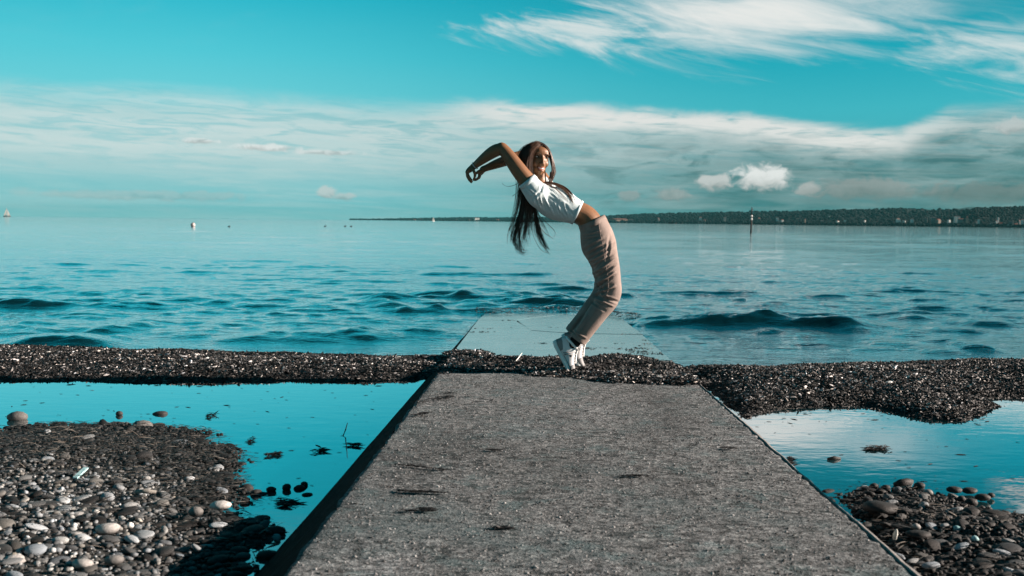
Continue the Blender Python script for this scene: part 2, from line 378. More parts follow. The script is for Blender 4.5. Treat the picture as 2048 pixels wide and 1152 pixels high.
def height(Xa, Ya):
    nz = fnoise(Xa * 3, Ya * 3, 4, 1); nb = fnoise(Xa * 1.3, Ya * 1.3, 3, 5)
    lake = -.07 - .5 * np.clip((Ya - 8.4) / 6, 0, 1)
    sg = np.maximum(np.maximum(sdist(Xa, Ya, G1), sdist(Xa, Ya, G2)), 1.75 - Ya) + fnoise(Xa * 2.2, Ya * 4, 4, 3) * .15
    hg = ZW + np.where(sg > 0, .11 * (1 - np.exp(-sg / .9)), np.maximum(sg * .22, -.09)) + nz * .016
    sb = np.maximum(sdist(Xa, Ya, B1), sdist(Xa, Ya, B2)) + nz * .06
    hb = ZW + np.where(sb > 0, (.045 + nb * .05 + .018 * (Xa > 0)) * (1 - np.exp(-sb / .26)) + .02 * np.clip(sb, 0, 1), sb * .5) + nz * .012 * (sb > 0)
    h = np.maximum(np.maximum(lake, hg), np.maximum(hb, -1))
    return h, sg, sb

# ground sheet, dense where it is seen
xs = np.concatenate([np.linspace(-400, -30, 8), np.linspace(-28, -9, 20), np.arange(-8.5, 8.5, .04), np.linspace(9, 28, 20), np.linspace(30, 400, 8)])
ys = np.concatenate([np.linspace(-300, -12, 8), np.linspace(-10, .9, 20), np.arange(1.0, 9.2, .04), np.linspace(9.4, 16, 24), np.linspace(18, 60, 8)])
GX, GY = np.meshgrid(xs, ys); GZ, SG, SB = height(GX, GY)
sl = sdist(GX, GY, SLIP); GZ = np.where(sl > .04, np.minimum(GZ, -.06), GZ)
def gridfaces(nx, ny):
    i = np.arange(nx * ny).reshape(ny, nx); return np.stack([i[:-1, :-1], i[:-1, 1:], i[1:, 1:], i[1:, :-1]], -1).reshape(-1, 4)
ground = link('shore_ground', mesh_np('shore_ground', np.stack([GX, GY, GZ], -1).reshape(-1, 3), gridfaces(len(xs), len(ys)), [M_ground]))
tag(ground, 'dark gravel shore and shallow bed between the lake and the photographer', kind='structure')

# ------------------------------------------------------------------ lake
ridges = []
def ridge(px, py, half, h, sf=.16, sb_=.5, bend=0.0):
    p = gp(px, py, 0.0); L = half * p[1] / F_PX
    ridges.append((p[0], p[1], L, h if h > .095 else h * .72, sf * (1 if h > .095 else .8), sb_ * .8, bend))
for a in [(1535, 654, 260, .125, .12, .40), (1000, 600, 120, .075, .11), (890, 592, 90, .065, .11), (1075, 611, 90, .075, .10), (60, 614, 110, .085, .11), (110, 692, 130, .04, .10), (640, 680, 160, .045, .10), (1690, 652, 70, .03), (40, 614, 75, .075), (230, 616, 110, .045), (330, 613, 90, .04), (1125, 581, 70, .075, .16), (1095, 566, 40, .04), (1000, 549, 80, .05, .25), (1075, 549, 50, .05, .25),
          (780, 602, 80, .06), (930, 590, 50, .05), (1000, 596, 90, .06), (1060, 606, 100, .07), (120, 693, 110, .07), (560, 684, 150, .055), (740, 675, 150, .06), (860, 670, 100, .05), (200, 660, 90, .045), (290, 655, 50, .045), (60, 662, 80, .05), (100, 652, 70, .03),
          (640, 534, 60, .06, .4), (430, 543, 60, .05, .4), (200, 543, 100, .05, .4), (300, 516, 60, .05, .5), (120, 516, 60, .04, .5), (500, 612, 150, .03), (640, 618, 90, .03), (440, 590, 60, .03), (390, 600, 40, .04), (60, 575, 60, .04), (110, 570, 60, .03),
          (1850, 637, 70, .06), (1985, 652, 60, .06), (1930, 664, 80, .035), (1960, 701, 40, .085), (1890, 706, 60, .04), (1250, 590, 26, .07), (1470, 604, 30, .05), (1540, 612, 40, .04), (1500, 590, 60, .03), (1480, 580, 90, .03), (1720, 600, 60, .03), (1410, 676, 40, .03), (1630, 676, 60, .03), (1780, 690, 50, .03), (950, 612, 40, .06), (1150, 612, 60, .05), (700, 560, 120, .04, .35), (900, 548, 70, .05, .3),
          (1300, 640, 60, .04), (880, 640, 60, .035), (820, 622, 90, .035), (720, 640, 80, .03), (560, 640, 90, .025), (380, 672, 90, .03)]:
    ridge(*a)
for x0_, x1_, y0_, y1_, n_, h0_, h1_ in ((740, 1190, 586, 628, 70, .025, .06), (0, 740, 585, 686, 80, .018, .045), (1290, 2060, 565, 700, 70, .018, .042), (0, 2048, 520, 590, 70, .02, .05)):
    for _ in range(n_): ridge(rng.uniform(x0_, x1_), rng.uniform(y0_, y1_), rng.uniform(16, 75), rng.uniform(h0_, h1_) * .72, .08, .24)
waves = [(rng.uniform(.25, 1.5) * (1 if k % 2 else 2.2), rng.normal(0, .34), rng.uniform(0, 6.28)) for k in range(34)]
def wave_h(Xa, Ya):
    h = np.zeros_like(Xa); calm = np.clip((Ya - 7.6) / 3, .25, 1)
    for k, (lam, th, ph) in enumerate(waves):
        kx, ky = math.sin(th), math.cos(th); kk = 2 * math.pi / lam
        fade = np.clip(1.6 - Ya / (lam * 55), 0, 1)
        h += .0017 * lam ** .9 * np.sin(kk * (kx * Xa + ky * Ya) + ph + 2.2 * vnoise(Xa * .35 + k, Ya * .5, k)) * fade * calm
    patch = np.clip(.55 + 1.5 * vnoise(Xa * .22, Ya * .35, 77), .1, 1.4); h *= patch
    wig = fnoise(Xa * .9, Ya * .5, 4, 40) * .40; chop = 1 + .65 * fnoise(Xa * 2.2, Ya * 1.6, 5, 41)
    for (x0, y0, L, hh_, sf, sb_, bend) in ridges:
        v = Ya - y0 - wig * min(1.0, L) - bend * (Xa - x0) ** 2
        ux = (Xa - x0) / L
        h += hh_ * chop * np.exp(-(ux ** 4) * 1.2 - ux ** 2 * .4) * np.exp(-.5 * np.where(v < 0, v / sf, v / sb_) ** 2)
    h += (fnoise(Xa * 1.5, Ya * 2.4, 4, 61) * .044 * np.clip(.75 + 1.6 * vnoise(Xa * .3, Ya * .3, 66), .25, 1.5) + fnoise(Xa * 4.5, Ya * 8, 4, 60) * .011) * np.clip(1.35 - Ya / 32, 0, 1) * calm
    return h
yl = np.concatenate([np.geomspace(7.35, 26, 420), np.geomspace(26.2, 160, 160), np.geomspace(170, 30000, 26)])
tl = np.concatenate([[-3, -1.8, -1.2, -.9], np.linspace(-.75, .75, 520), [.9, 1.2, 1.8, 3]])
TX, LY = np.meshgrid(tl, yl); LX = TX * LY
LZ = wave_h(LX, LY) * np.clip((160 - LY) / 60, 0, 1)
onslip = sdist(LX, LY, np.array([[SL_L - .02, 5, 0], [SL_R + .01, 5, 0], [SL_R + .01, 10.7, 0], [SL_L - .02, 10.7, 0]]))
cap = np.clip(.006 - zp(LY) * 0, -.05, .01)
LZ = np.where(onslip > -.30, np.minimum(LZ, zp(LY) * .55 - .03 + np.clip(-onslip, 0, .3) * .5), LZ)
lake = link('lake', mesh_np('lake', np.stack([LX, LY, LZ], -1).reshape(-1, 3), gridfaces(len(tl), len(yl)), [M_lake]))
tag(lake, 'pale teal lake with low dark wavelets running towards the shore', kind='structure')
def pool(x0, x1, y0, y1, label):
    me = mesh_np('pool', np.array([(x0, y0, ZW), (x1, y0, ZW), (x1, y1, ZW), (x0, y1, ZW)], float), np.array([[0, 1, 2, 3]]), [M_pool], False)
    return tag(link('pool', me), label, kind='structure')
pool(-9, SL_L + .05, 1.2, 7.3, 'still turquoise pool left of the slipway')
pool(SL_R - .05, 9, 1.2, 7.2, 'still pool right of the slipway mirroring a white cloud')

# ------------------------------------------------------------------ slipway
slip = empty('slipway', (.176, 2.0, zp(2.0)))
tag(slip, 'long grey concrete slipway running from the foreground down into the lake', 'slipway')
def slab(poly, m, under=.14, grid=None, name='slab'):
    """a slab cut to a plan polygon, with its own edges"""
    P = np.array([(x, y) for x, y in poly], float); mb = MB(); n = len(P)
    rg = []
    c = P.mean(0)
    for inset, dz in ((0, -under), (0, -.008), (.006, 0)):
        Q = P + (c - P) / np.linalg.norm(c - P, axis=1)[:, None] * inset
        rg.append(np.array([(x, y, zp(y) + dz) for x, y in Q]))
    V = np.concatenate(rg); F = []
    for j in range(2):
        for i in range(n): F.append((j * n + i, j * n + (i + 1) % n, (j + 1) * n + (i + 1) % n, (j + 1) * n + i))
    F.append(tuple(range(2 * n, 3 * n)))
    mb.add(V, F); o = mb.obj(name, m, slip, False); return child_local(o)
# the dry slab as an undulating sheet with chipped edges
nx_, ny_ = 110, 460
xx = np.linspace(SL_L, SL_R, nx_); yy = np.linspace(-1.5, 7.30, ny_); SX, SY = np.meshgrid(xx, yy)
ex = np.minimum(SX - SL_L, SL_R - SX)
SZ = zp(SY) + fnoise(SX * 2.5, SY * 5, 4, 90) * .006 + fnoise(SX * 14, SY * 20, 3, 91) * .004 - np.where((ex < .02) & (SX < 0), (.02 - ex) * .35, 0) * (1 + 1.5 * fnoise(SX * 6, SY * 6, 3, 92))
SXj = SX + np.where(ex < 1e-6, fnoise(SX * 3, SY * 7, 4, 93) * .012 * np.where(SX < 0, 1, 0), 0)
V = np.stack([SXj, SY, SZ], -1).reshape(-1, 3)
rim = np.concatenate([np.arange(nx_), np.arange(1, ny_) * nx_ + nx_ - 1, (ny_ - 1) * nx_ + np.arange(nx_ - 2, -1, -1), np.arange(ny_ - 2, 0, -1) * nx_])
low = V[rim].copy(); low[:, 2] -= .16
nV = len(V); k = len(rim); side = np.stack([rim, nV + np.arange(k), nV + (np.arange(k) + 1) % k, np.roll(rim, -1)], -1)
child_local(link('slab', mesh_np('slab', np.concatenate([V, low]), [gridfaces(nx_, ny_), side], [M_conc]), slip))
# the far, wet stretch is broken by two cracks into three plates
cA = [gp(x, y, zp(11.0)) for x, y in ((955, 641), (1000, 641), (1034, 640), (1065, 634), (1104, 629), (1130, 624))]
cB = [gp(x, y, zp(10.0)) for x, y in ((1034, 640.5), (1050, 652), (1062, 662), (1103, 666), (1180, 670), (1240, 671), (1312, 672))]
xy = lambda L, d=(0, 0): [(p[0] + d[0], p[1] + d[1]) for p in L]
tip = [(SL_L + .06, 12.6), (-.3, 13.2), (.2, 13.0), (.6, 13.3), (SL_R - .05, 12.4)]
a0 = xy(cA); a0[0] = (SL_L, a0[0][1]); b0 = xy(cB); b0[-1] = (SL_R, b0[-1][1])
slab(a0[::1] + [(a0[-1][0] - .02, 13.1), (-.3, 13.2), (SL_L + .05, 12.6)], M_wet)
right = [(x + .006, y - .018) for x, y in a0[2:]] + [(a0[-1][0] + .02, 13.0), (.6, 13.2), (SL_R - .05, 12.5)] + [(x, y + .022) for x, y in b0[::-1][:-1]]
slab(right[::-1], M_wet)
slab([(SL_L, 7.32), (SL_R, 7.32)] + [(x, y - .022) for x, y in b0[::-1]] + [(x, y - .018) for x, y in a0[:3][::-1]], M_wet)
mb = MB()     # dark footing seen only through the joints
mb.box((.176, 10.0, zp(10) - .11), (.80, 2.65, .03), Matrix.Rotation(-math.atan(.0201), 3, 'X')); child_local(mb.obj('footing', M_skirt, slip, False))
# sloping flank on the left
ysk = np.linspace(-1.5, 12.6, 300); rows = []
for q, off, dzz in ((0, .004, -.012), (1, .05, -.05), (2, .12, -.10), (3, .22, -.18), (4, .34, -.28)):
    nzv = fnoise(ysk * 3 + q * 5, ysk * 0 + q, 4, 95) * .007
    rows.append(np.stack([SL_L - off + nzv, ysk, zp(ysk) + dzz + nzv * .3], -1))
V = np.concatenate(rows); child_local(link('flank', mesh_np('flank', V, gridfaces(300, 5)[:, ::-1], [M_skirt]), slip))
# pale raised rim along the right edge
mb = MB(); RG = []
for y in np.linspace(-1.5, 6.45, 130):
    w = .018 + .004 * math.sin(y * 3.1) + random.uniform(-.0015, .0015); q_ = np.array([SL_R]), np.array([y]); z = zp(y) + float((fnoise(q_[0] * 2.5, q_[1] * 5, 4, 90) * .006 + fnoise(q_[0] * 14, q_[1] * 20, 3, 91) * .004)[0]); hgt = .004; x = SL_R + .002
    RG.append(np.array([(x, y, z - .10), (x, y, z + .001), (x + .004, y, z + hgt), (x + w - .006, y, z + hgt - .004), (x + w, y, z - .010), (x + w + .01, y, z - .10)]))
mb.rings(RG); child_local(mb.obj('edge_rim', M_lip, slip, False))

# ------------------------------------------------------------------ scattered flakes, fibres, stones
def rotmats(yaw, tilt, tdir):
    """tilt about a horizontal axis, after a turn about z"""
    cy, sy = np.cos(yaw), np.sin(yaw); Z = np.zeros_like(cy); O = np.ones_like(cy)
    Rz = np.stack([cy, -sy, Z, sy, cy, Z, Z, Z, O], -1).reshape(-1, 3, 3)
    kx, ky = np.cos(tdir), np.sin(tdir); c, s = np.cos(tilt), np.sin(tilt); v = 1 - c
    Rt = np.stack([c + kx * kx * v, kx * ky * v, ky * s, kx * ky * v, c + ky * ky * v, -kx * s, -ky * s, kx * s, c], -1).reshape(-1, 3, 3)
    return Rt @ Rz
def scatter(name, BV, BF, pos, rot, scl, tone, m, smooth=True, vary=None):
    N = len(pos); nv = len(BV)
    V = BV[None] * scl[:, None, :]
    if vary is not None: V = V * vary[:, :, None]
    V = np.einsum('nij,nvj->nvi', rot, V) + pos[:, None, :]
    F = (BF[None] + (np.arange(N) * nv)[:, None, None]).reshape(-1, BF.shape[1])
    C = np.repeat(tone, nv, axis=0)
    return mesh_np(name, V.reshape(-1, 3), F, [m], smooth, C)
def ico(sub):
    import bmesh
    bm = bmesh.new(); bmesh.ops.create_icosphere(bm, subdivisions=sub, radius=1)
    V = np.array([v.co[:] for v in bm.verts]); F = np.array([[v.index for v in f.verts] for f in bm.faces]); bm.free(); return V, F
ICO1, ICO2 = ico(1), ico(2)
def lumps(N, BV, amp):
    """radius factors that turn a ball into a worn stone"""
    out = np.ones((N, len(BV)))
    for k in range(4):
        d = rng.normal(size=(N, 3)); d /= np.linalg.norm(d, axis=1)[:, None]
        out += amp * (1 - .15 * k) * np.tanh(2.2 * (d @ BV.T) * rng.choice([-1, 1], (N, 1)) + rng.uniform(-.7, .7, (N, 1)))
    return out
# --- mussel shells, leaves and weed washed up as a bank
FV = np.array([(-1, 0, -.05), (-.35, -.42, -.12), (-.35, .42, -.1), (-.15, 0, .18), (.5, -.36, -.1), (.5, .36, -.12), (.4, 0, .14), (1, .05, -.02)], float)
FF = np.array([(0, 1, 3), (0, 3, 2), (1, 4, 6), (1, 6, 3), (3, 6, 5), (3, 5, 2), (4, 7, 6), (6, 7, 5)])
def grey(n, dark=.72):
    t = rng.random(n); b = np.where(t < dark, rng.uniform(.003, .018, n), np.where(t < dark + .15, rng.uniform(.03, .13, n), rng.uniform(.25, .75, n)))
    w = rng.normal(0, .05, (n, 1)); return np.clip(b[:, None] * (np.array([[1.03, .99, .97]]) + w * np.array([[1, 0, -1]])), 0, 1)
def sample(n, x0, x1, y0, y1): return rng.uniform(x0, x1, n), rng.uniform(y0, y1, n)
px_, py_ = sample(520000, -5.6, 5.6, 5.3, 8.5)
hz, sgv, sbv = height(px_, py_); inslip = sdist(px_, py_, np.array([[SL_L - .05, 4, 0], [SL_R + .0, 4, 0], [SL_R + .0, 9, 0], [SL_L - .03, 9, 0]])) > 0
edge = np.clip((sbv + .03 + rng.normal(0, .02, len(px_))) / .05, 0, 1)
ok = (sbv > -.03) & ~inslip & (rng.random(len(px_)) < edge)
p1 = np.stack([px_, py_, hz + rng.uniform(-.006, .016, len(px_)) * np.clip(sbv * 6, .1, 1)], -1)[ok]
px2, py2 = sample(90000, SL_L - .1, SL_R + .1, 5.9, 7.7); s3 = sdist(px2, py2, B3) + fnoise(px2 * 4, py2 * 4, 4, 33) * .12
def mound(s): return .032 * (1 - np.exp(-np.clip(s, 0, 9) / .12))
ok = (s3 > -.02) & (rng.random(len(px2)) < np.clip((s3 + .04) / .14, .04, 1))
thin = fnoise(px2 * 3, py2 * 9, 3, 36) + .45 * (px2 + .1)                 # barely covered, wet and flat towards the left
ok &= (thin > -.25) | (rng.random(len(px2)) < .12)
p2 = np.stack([px2, py2, zp(py2) + mound(s3) * np.clip(.4 + thin * 1.5, .25, 1) + rng.uniform(0, .012, len(px2))], -1)[ok]
# a thin drift on the wet slab beyond, blown into streaks
px3, py3 = sample(26000, SL_L, SL_R, 7.1, 12.3); q = fnoise(px3 * 2.2, py3 * 5, 4, 44)
dfar = np.clip((8.3 - py3) / 1.2, 0, 1) * .9
ok = (q > .47 - dfar * .80) & (rng.random(len(px3)) < .3 + dfar * .5); p3 = np.stack([px3, py3, zp(py3) + .003 + 0 * px3], -1)[ok]
# washed heap where the waves break over the end of the slip
px4, py4 = sample(9000, SL_L - .1, SL_R + .2, 10.9, 13.6); c4 = np.abs(py4 - (12.35 + .25 * np.sin(px4 * 4) + .35 * (px4 + .1) ** 2 * -1)) + fnoise(px4 * 3, py4 * 3, 3, 46) * .35
ok = c4 < .34; p4 = np.stack([px4, py4, zp(py4) * .6 + .012 + .03 * np.clip(.34 - c4, 0, .3) / .3 + rng.uniform(0, .01, len(px4))], -1)[ok]
pos = np.concatenate([p1, p2, p3, p4]); N = len(pos)
L = np.clip(rng.lognormal(math.log(.0098), .42, N), .004, .030); L[len(p1) + len(p2):] *= .8
flat = np.zeros(N, bool); flat[len(p1) + len(p2):] = True
rot = rotmats(rng.uniform(0, 6.28, N), np.where(flat, rng.normal(0, .12, N), rng.normal(0, .55, N)), rng.uniform(0, 6.28, N))
tone = grey(N, .76); tone[flat] *= .5
# patches: some stretches are fresher and paler, some wetter and darker
pt = fnoise(pos[:, 0] * 1.1, pos[:, 1] * 1.9, 4, 50); tone *= np.clip(.95 + 1.1 * pt, .35, 1.7)[:, None]
wetl = np.concatenate([np.clip((p1[:, 2] - ZW) / .06, .18, 1), np.full(len(p2) + len(p3) + len(p4), 1.0)]); tone = np.clip(tone * wetl[:, None], .003, .8)
weed = link('beached_weed', scatter('beached_weed', FV, FF, pos, rot, np.stack([L, L * rng.uniform(.6, 1.1, N), L * rng.uniform(.7, 1.5, N)], -1), tone, M_flake, False))
tag(weed, 'bank of dark mussel shells and dead weed lying across beach and slipway', 'weed bank', kind='stuff')
# its low mound on the slipway
mx_ = np.linspace(SL_L - .0, SL_R + .0, 90); my_ = np.linspace(6.0, 7.7, 80); MX, MY = np.meshgrid(mx_, my_)
ms = sdist(MX, MY, B3) + fnoise(MX * 4, MY * 4, 4, 33) * .12; th_ = fnoise(MX * 3, MY * 9, 3, 36) + .45 * (MX + .1)
MZ = zp(MY) + np.where(ms > .02, mound(ms) * np.clip(.4 + th_ * 1.5, .25, 1) - .004, -.03)
M_mulch = mat('weed_mulch', rough=.7, spec=.3); oc = objco(M_mulch); nm = noise(oc, 90, 5, .7)
setc(M_mulch, 'Base Color', ramp(nm, [(.35, (.004, .004, .004)), (.7, (.04, .036, .034))])); bump(M_mulch, nm, 1, .02)
mo = link('weed_mound', mesh_np('weed_mound', np.stack([MX, MY, MZ], -1).reshape(-1, 3), gridfaces(90, 80), [M_mulch]))
tag(mo, 'low dark mound of rotting weed lying across the slipway under the shells', 'weed mound', kind='stuff')

# --- floating specks on the pools
pf, qf = sample(16000, -5, 5, 2.4, 7.2); hz, sgv, sbv = height(pf, qf)
near = np.exp(-np.clip(-np.maximum(sgv, sbv), 0, 2) / .16); nn = fnoise(pf * 2.5, qf * 5, 4, 71)
ok = (np.maximum(sgv, sbv) < 0) & ((pf < SL_L - .2) | (pf > SL_R + .05)) & (rng.random(len(pf)) < .045 + .6 * near * (nn > -.15) + .3 * (nn > .5)); pf, qf = pf[ok], qf[ok]; n = len(pf)
L = np.clip(rng.lognormal(math.log(.0095), .55, n), .003, .035)
sp_ = link('floating_debris', scatter('floating_debris', FV, FF, np.stack([pf, qf, np.full(n, ZW + .002)], -1), rotmats(rng.normal(0, .5, n), rng.normal(0, .05, n), rng.uniform(0, 6.28, n)), np.stack([L, L * .5, L * .35], -1), grey(n, .95) * .6, M_flake, False))
tag(sp_, 'scattered dark specks of weed floating on the still pools', 'debris', kind='stuff')

# --- gravel
def tone_stones(P, sg):
    n = len(P); t = rng.random(n); b = np.where(t < .45, rng.uniform(.03, .12, n), np.where(t < .86, rng.uniform(.12, .34, n), rng.uniform(.34, .62, n)))
    b *= np.where(P[:, 0] > 0, .20, 1.0)                                # right-hand shingle is darker rock
    b *= np.where((P[:, 0] < 0) & (P[:, 1] > 3.55), np.clip(1.0 - (P[:, 1] - 3.55) * 1.0, .14, 1), 1)   # weed-stained band by the pool
    wet = np.clip((sg - .04 + .1 * fnoise(P[:, 0] * 4, P[:, 1] * 4, 3, 81)) / .30, .10, 1)
    return np.clip((b * wet)[:, None] * (1 + rng.normal(0, .05, (n, 1)) * np.array([[1, 0.1, -1]])) * np.array([[.90, .95, .96]]) * .68, .003, .8)
def dens(n, y0, y1):
    a, b = sample(n, -4.6, 4.6, y0, y1); h, sgv, sbv = height(a, b)
    ok = (sgv > -.16) & (rng.random(n) < np.clip(.22 + (sgv + .1) * 5, .05, 1)) & ((a < SL_L - .20 - (3.2 - b).clip(0, 2) * .03) | (a > SL_R + .03)); return a[ok], b[ok], h[ok], sgv[ok]
a, b, h, sgv = dens(70000, 1.7, 5.2); n = len(a); keep = rng.random(n) < np.where((a < 0) & (b > 3.8), .40, 1); a, b, h, sgv = a[keep], b[keep], h[keep], sgv[keep]; n = len(a)
r = np.clip(rng.lognormal(math.log(.0098), .46, n), .005, .034)
# drop stones that would sit inside larger ones
order = np.argsort(-r); cells = {}; kept = []
for i in order:
    key = (int(a[i] / .06), int(b[i] / .06)); good = True
    for ux in (-1, 0, 1):
        for uy in (-1, 0, 1):
            for j in cells.get((key[0] + ux, key[1] + uy), ()):
                if (a[i] - a[j]) ** 2 + (b[i] - b[j]) ** 2 < (.66 * (r[i] + r[j])) ** 2: good = False; break
            if not good: break
        if not good: break
    if good: cells.setdefault(key, []).append(i); kept.append(i)
kept = np.array(kept); a, b, h, sgv, r = a[kept], b[kept], h[kept], sgv[kept], r[kept]; n = len(a)
pos = np.stack([a, b, h + r * rng.uniform(.05, .40, n)], -1); tone = tone_stones(pos, sgv)
scl = np.stack([r * rng.uniform(1.0, 1.7, n), r * rng.uniform(.7, 1.05, n), r * rng.uniform(.30, .65, n)], -1)
yaw = rng.normal(.15, .7, n); tl_ = rng.normal(0, .28, n); td = rng.uniform(0, 6.28, n); rot = rotmats(yaw, tl_, td)
dist = np.sqrt(a ** 2 + b ** 2 + 1); pxx = F_PX * a / b + 1076; vis = (pxx > -20) & (pxx < 2060) & (b > 2.62)
big = np.argsort(-(r / dist) * vis)[:300]; rest = np.setdiff1d(np.arange(n), big)
gravel = link('gravel', scatter('gravel', ICO2[0], ICO2[1], pos[rest], rot[rest], scl[rest], tone[rest], M_stone, True, lumps(len(rest), ICO2[0], .16)))
tag(gravel, 'rounded grey pebbles of the shingle on both sides of the slipway', 'gravel', kind='stuff')
protos = []
for k in range(60):
    Vp = ICO2[0] * lumps(1, ICO2[0], .15)[0][:, None]
    protos.append(Vp)
meshes = {}
for q_, i in enumerate(big):          # the largest stones, one object each, pieces of the shore
    key = q_ % 60
    if key not in meshes: meshes[key] = mesh_np('pebble', protos[key], ICO2[1], [M_stone], True, np.repeat(tone[i][None], len(ICO2[0]), 0))
    o = bpy.data.objects.new('pebble', meshes[key]); COL.objects.link(o); o.parent = ground
    o.matrix_world = Matrix.Translation(pos[i]) @ Matrix(rot[i].tolist()).to_4x4() @ Matrix.Diagonal((*scl[i], 1))
a, b, h, sgv = dens(60000, 1.7, 5.3); n = len(a)
r = np.clip(rng.lognormal(math.log(.0062), .4, n), .003, .012)
pos = np.stack([a, b, h + r * .5 + rng.uniform(0, .008, n)], -1)
fine = link('fine_gravel', scatter('fine_gravel', ICO1[0], ICO1[1], pos, rotmats(rng.uniform(0, 6.28, n), rng.normal(0, .3, n), rng.uniform(0, 6.28, n)), np.stack([r * 1.3, r, r * .7], -1), tone_stones(pos, sgv) * 1.1, M_stone))
tag(fine, 'small grit filling the gaps between the shingle pebbles', 'gravel', kind='stuff')
# --- stalks and weed litter over the upper shingle
n = 16000; a, b, h, sgv = dens(150000, 2.2, 5.3); wgt = np.where(a < 0, np.clip((b - 3.0) / 1.0, .04, 1), .30) * np.clip((fnoise(a * 2, b * 3, 3, 84) + .6), .05, 1)
ok = rng.random(len(a)) < wgt; a, b, h = a[ok], b[ok], h[ok]; n = len(a)
SV = np.array([(x, s * (.5 - .25 * abs(x)), .35 * (1 - x * x) * (1 if s > 0 else .8)) for x in (-1, -.5, 0, .5, 1) for s in (-1, 1)], float)
SF = np.array([(2 * i, 2 * i + 2, 2 * i + 3, 2 * i + 1) for i in range(4)])
Ls = np.clip(rng.lognormal(math.log(.015), .55, n), .005, .065); w = rng.uniform(.0007, .0028, n)
t = rng.random(n); tb = np.where(t < .85, rng.uniform(.004, .030, n), rng.uniform(.08, .25, n))
tone = tb[:, None] * np.array([[1.15, 1.0, .85]])
lit = link('weed_litter', scatter('weed_litter', SV, SF, np.stack([a, b, h + rng.uniform(.008, .026, n)], -1), rotmats(rng.normal(.15, .55, n), rng.normal(0, .18, n), rng.uniform(0, 6.28, n)), np.stack([Ls, w * 2, Ls * .25], -1), tone, M_litter))
tag(lit, 'tangle of dark stalks and weed strands over the upper shingle', 'weed litter', kind='stuff')

n = 30000; a = rng.uniform(SL_L + .01, SL_R - .01, n); b = rng.uniform(2.2, 7.2, n); L = np.clip(rng.lognormal(math.log(.0016), .45, n), .0008, .005)
tg = rng.random(n); tg = np.where(tg < .65, rng.uniform(.02, .09, n), rng.uniform(.14, .34, n))[:, None] * np.ones((1, 3)); zz = zp(b) + fnoise(a * 2.5, b * 5, 4, 90) * .006 + fnoise(a * 14, b * 20, 3, 91) * .004
tag(link('grit', scatter('grit', ICO1[0], ICO1[1], np.stack([a, b, zz + L * .2], -1), rotmats(rng.uniform(0, 6.28, n), rng.normal(0, .3, n), rng.uniform(0, 6.28, n)), np.stack([L * 1.3, L, L * .7], -1), tg, M_stone)), 'loose grit and tiny chips strewn over the dry slipway', 'grit', kind='stuff')
# --- single stones and scraps that stand out
def stone(px, py, rw, rh, tone, label, z=ZW, grp=None, seed=0, sub=None, yaw=0.0, name='stone'):
    p = gp(px, py + rh * .6, z); k = p[1] / F_PX; g = np.random.default_rng(seed + int(px)); V = ICO2[0].copy()
    f = np.ones(len(V))
    for q in range(5):
        d = g.normal(size=3); d /= np.linalg.norm(d); f += .085 * np.tanh(2.5 * (V @ d) + g.uniform(-.7, .7))
    sz = .74 if tone is not None and not isinstance(tone, tuple) and tone <= .014 and px < 640 and rw > 16 else 1.0; V = V * (1 + (f[:, None] - 1) * 1.5) * np.array((rw * k, rw * k * .75, rh * k)) * sz
    c, s = math.cos(yaw), math.sin(yaw); V = V @ np.array([[c, s, 0], [-s, c, 0], [0, 0, 1]])
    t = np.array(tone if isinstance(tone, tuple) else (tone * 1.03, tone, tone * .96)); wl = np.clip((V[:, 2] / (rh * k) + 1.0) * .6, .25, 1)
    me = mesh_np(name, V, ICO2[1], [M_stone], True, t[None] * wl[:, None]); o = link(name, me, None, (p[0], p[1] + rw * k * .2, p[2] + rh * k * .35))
    return tag(o, label, 'stone', grp)
S_ = stone
S_(33, 833, 17, 10, .10, 'brown rounded stone alone in the pool at the far left edge', seed=1)
S_(15, 856, 11, 3.5, .04, 'flat dark stone barely above water below the brown stone')
S_(237, 827, 8, 6, .035, 'small round dark stone standing in the pool, left of the flat one')
S_(315, 825, 14, 5.5, .03, 'flat oblong dark stone lying in the pool, right of the round one')
S_(248, 849, 8, 6.5, .06, 'small brown stone at the water edge beside the leaning rock')
S_(283, 853, 23, 13, .12, 'grey brown rock leaning at the tip of the left shingle', seed=3, yaw=.5)
S_(125, 846, 15, 3, .025, 'thin dark slab of stone awash just off the left shingle')
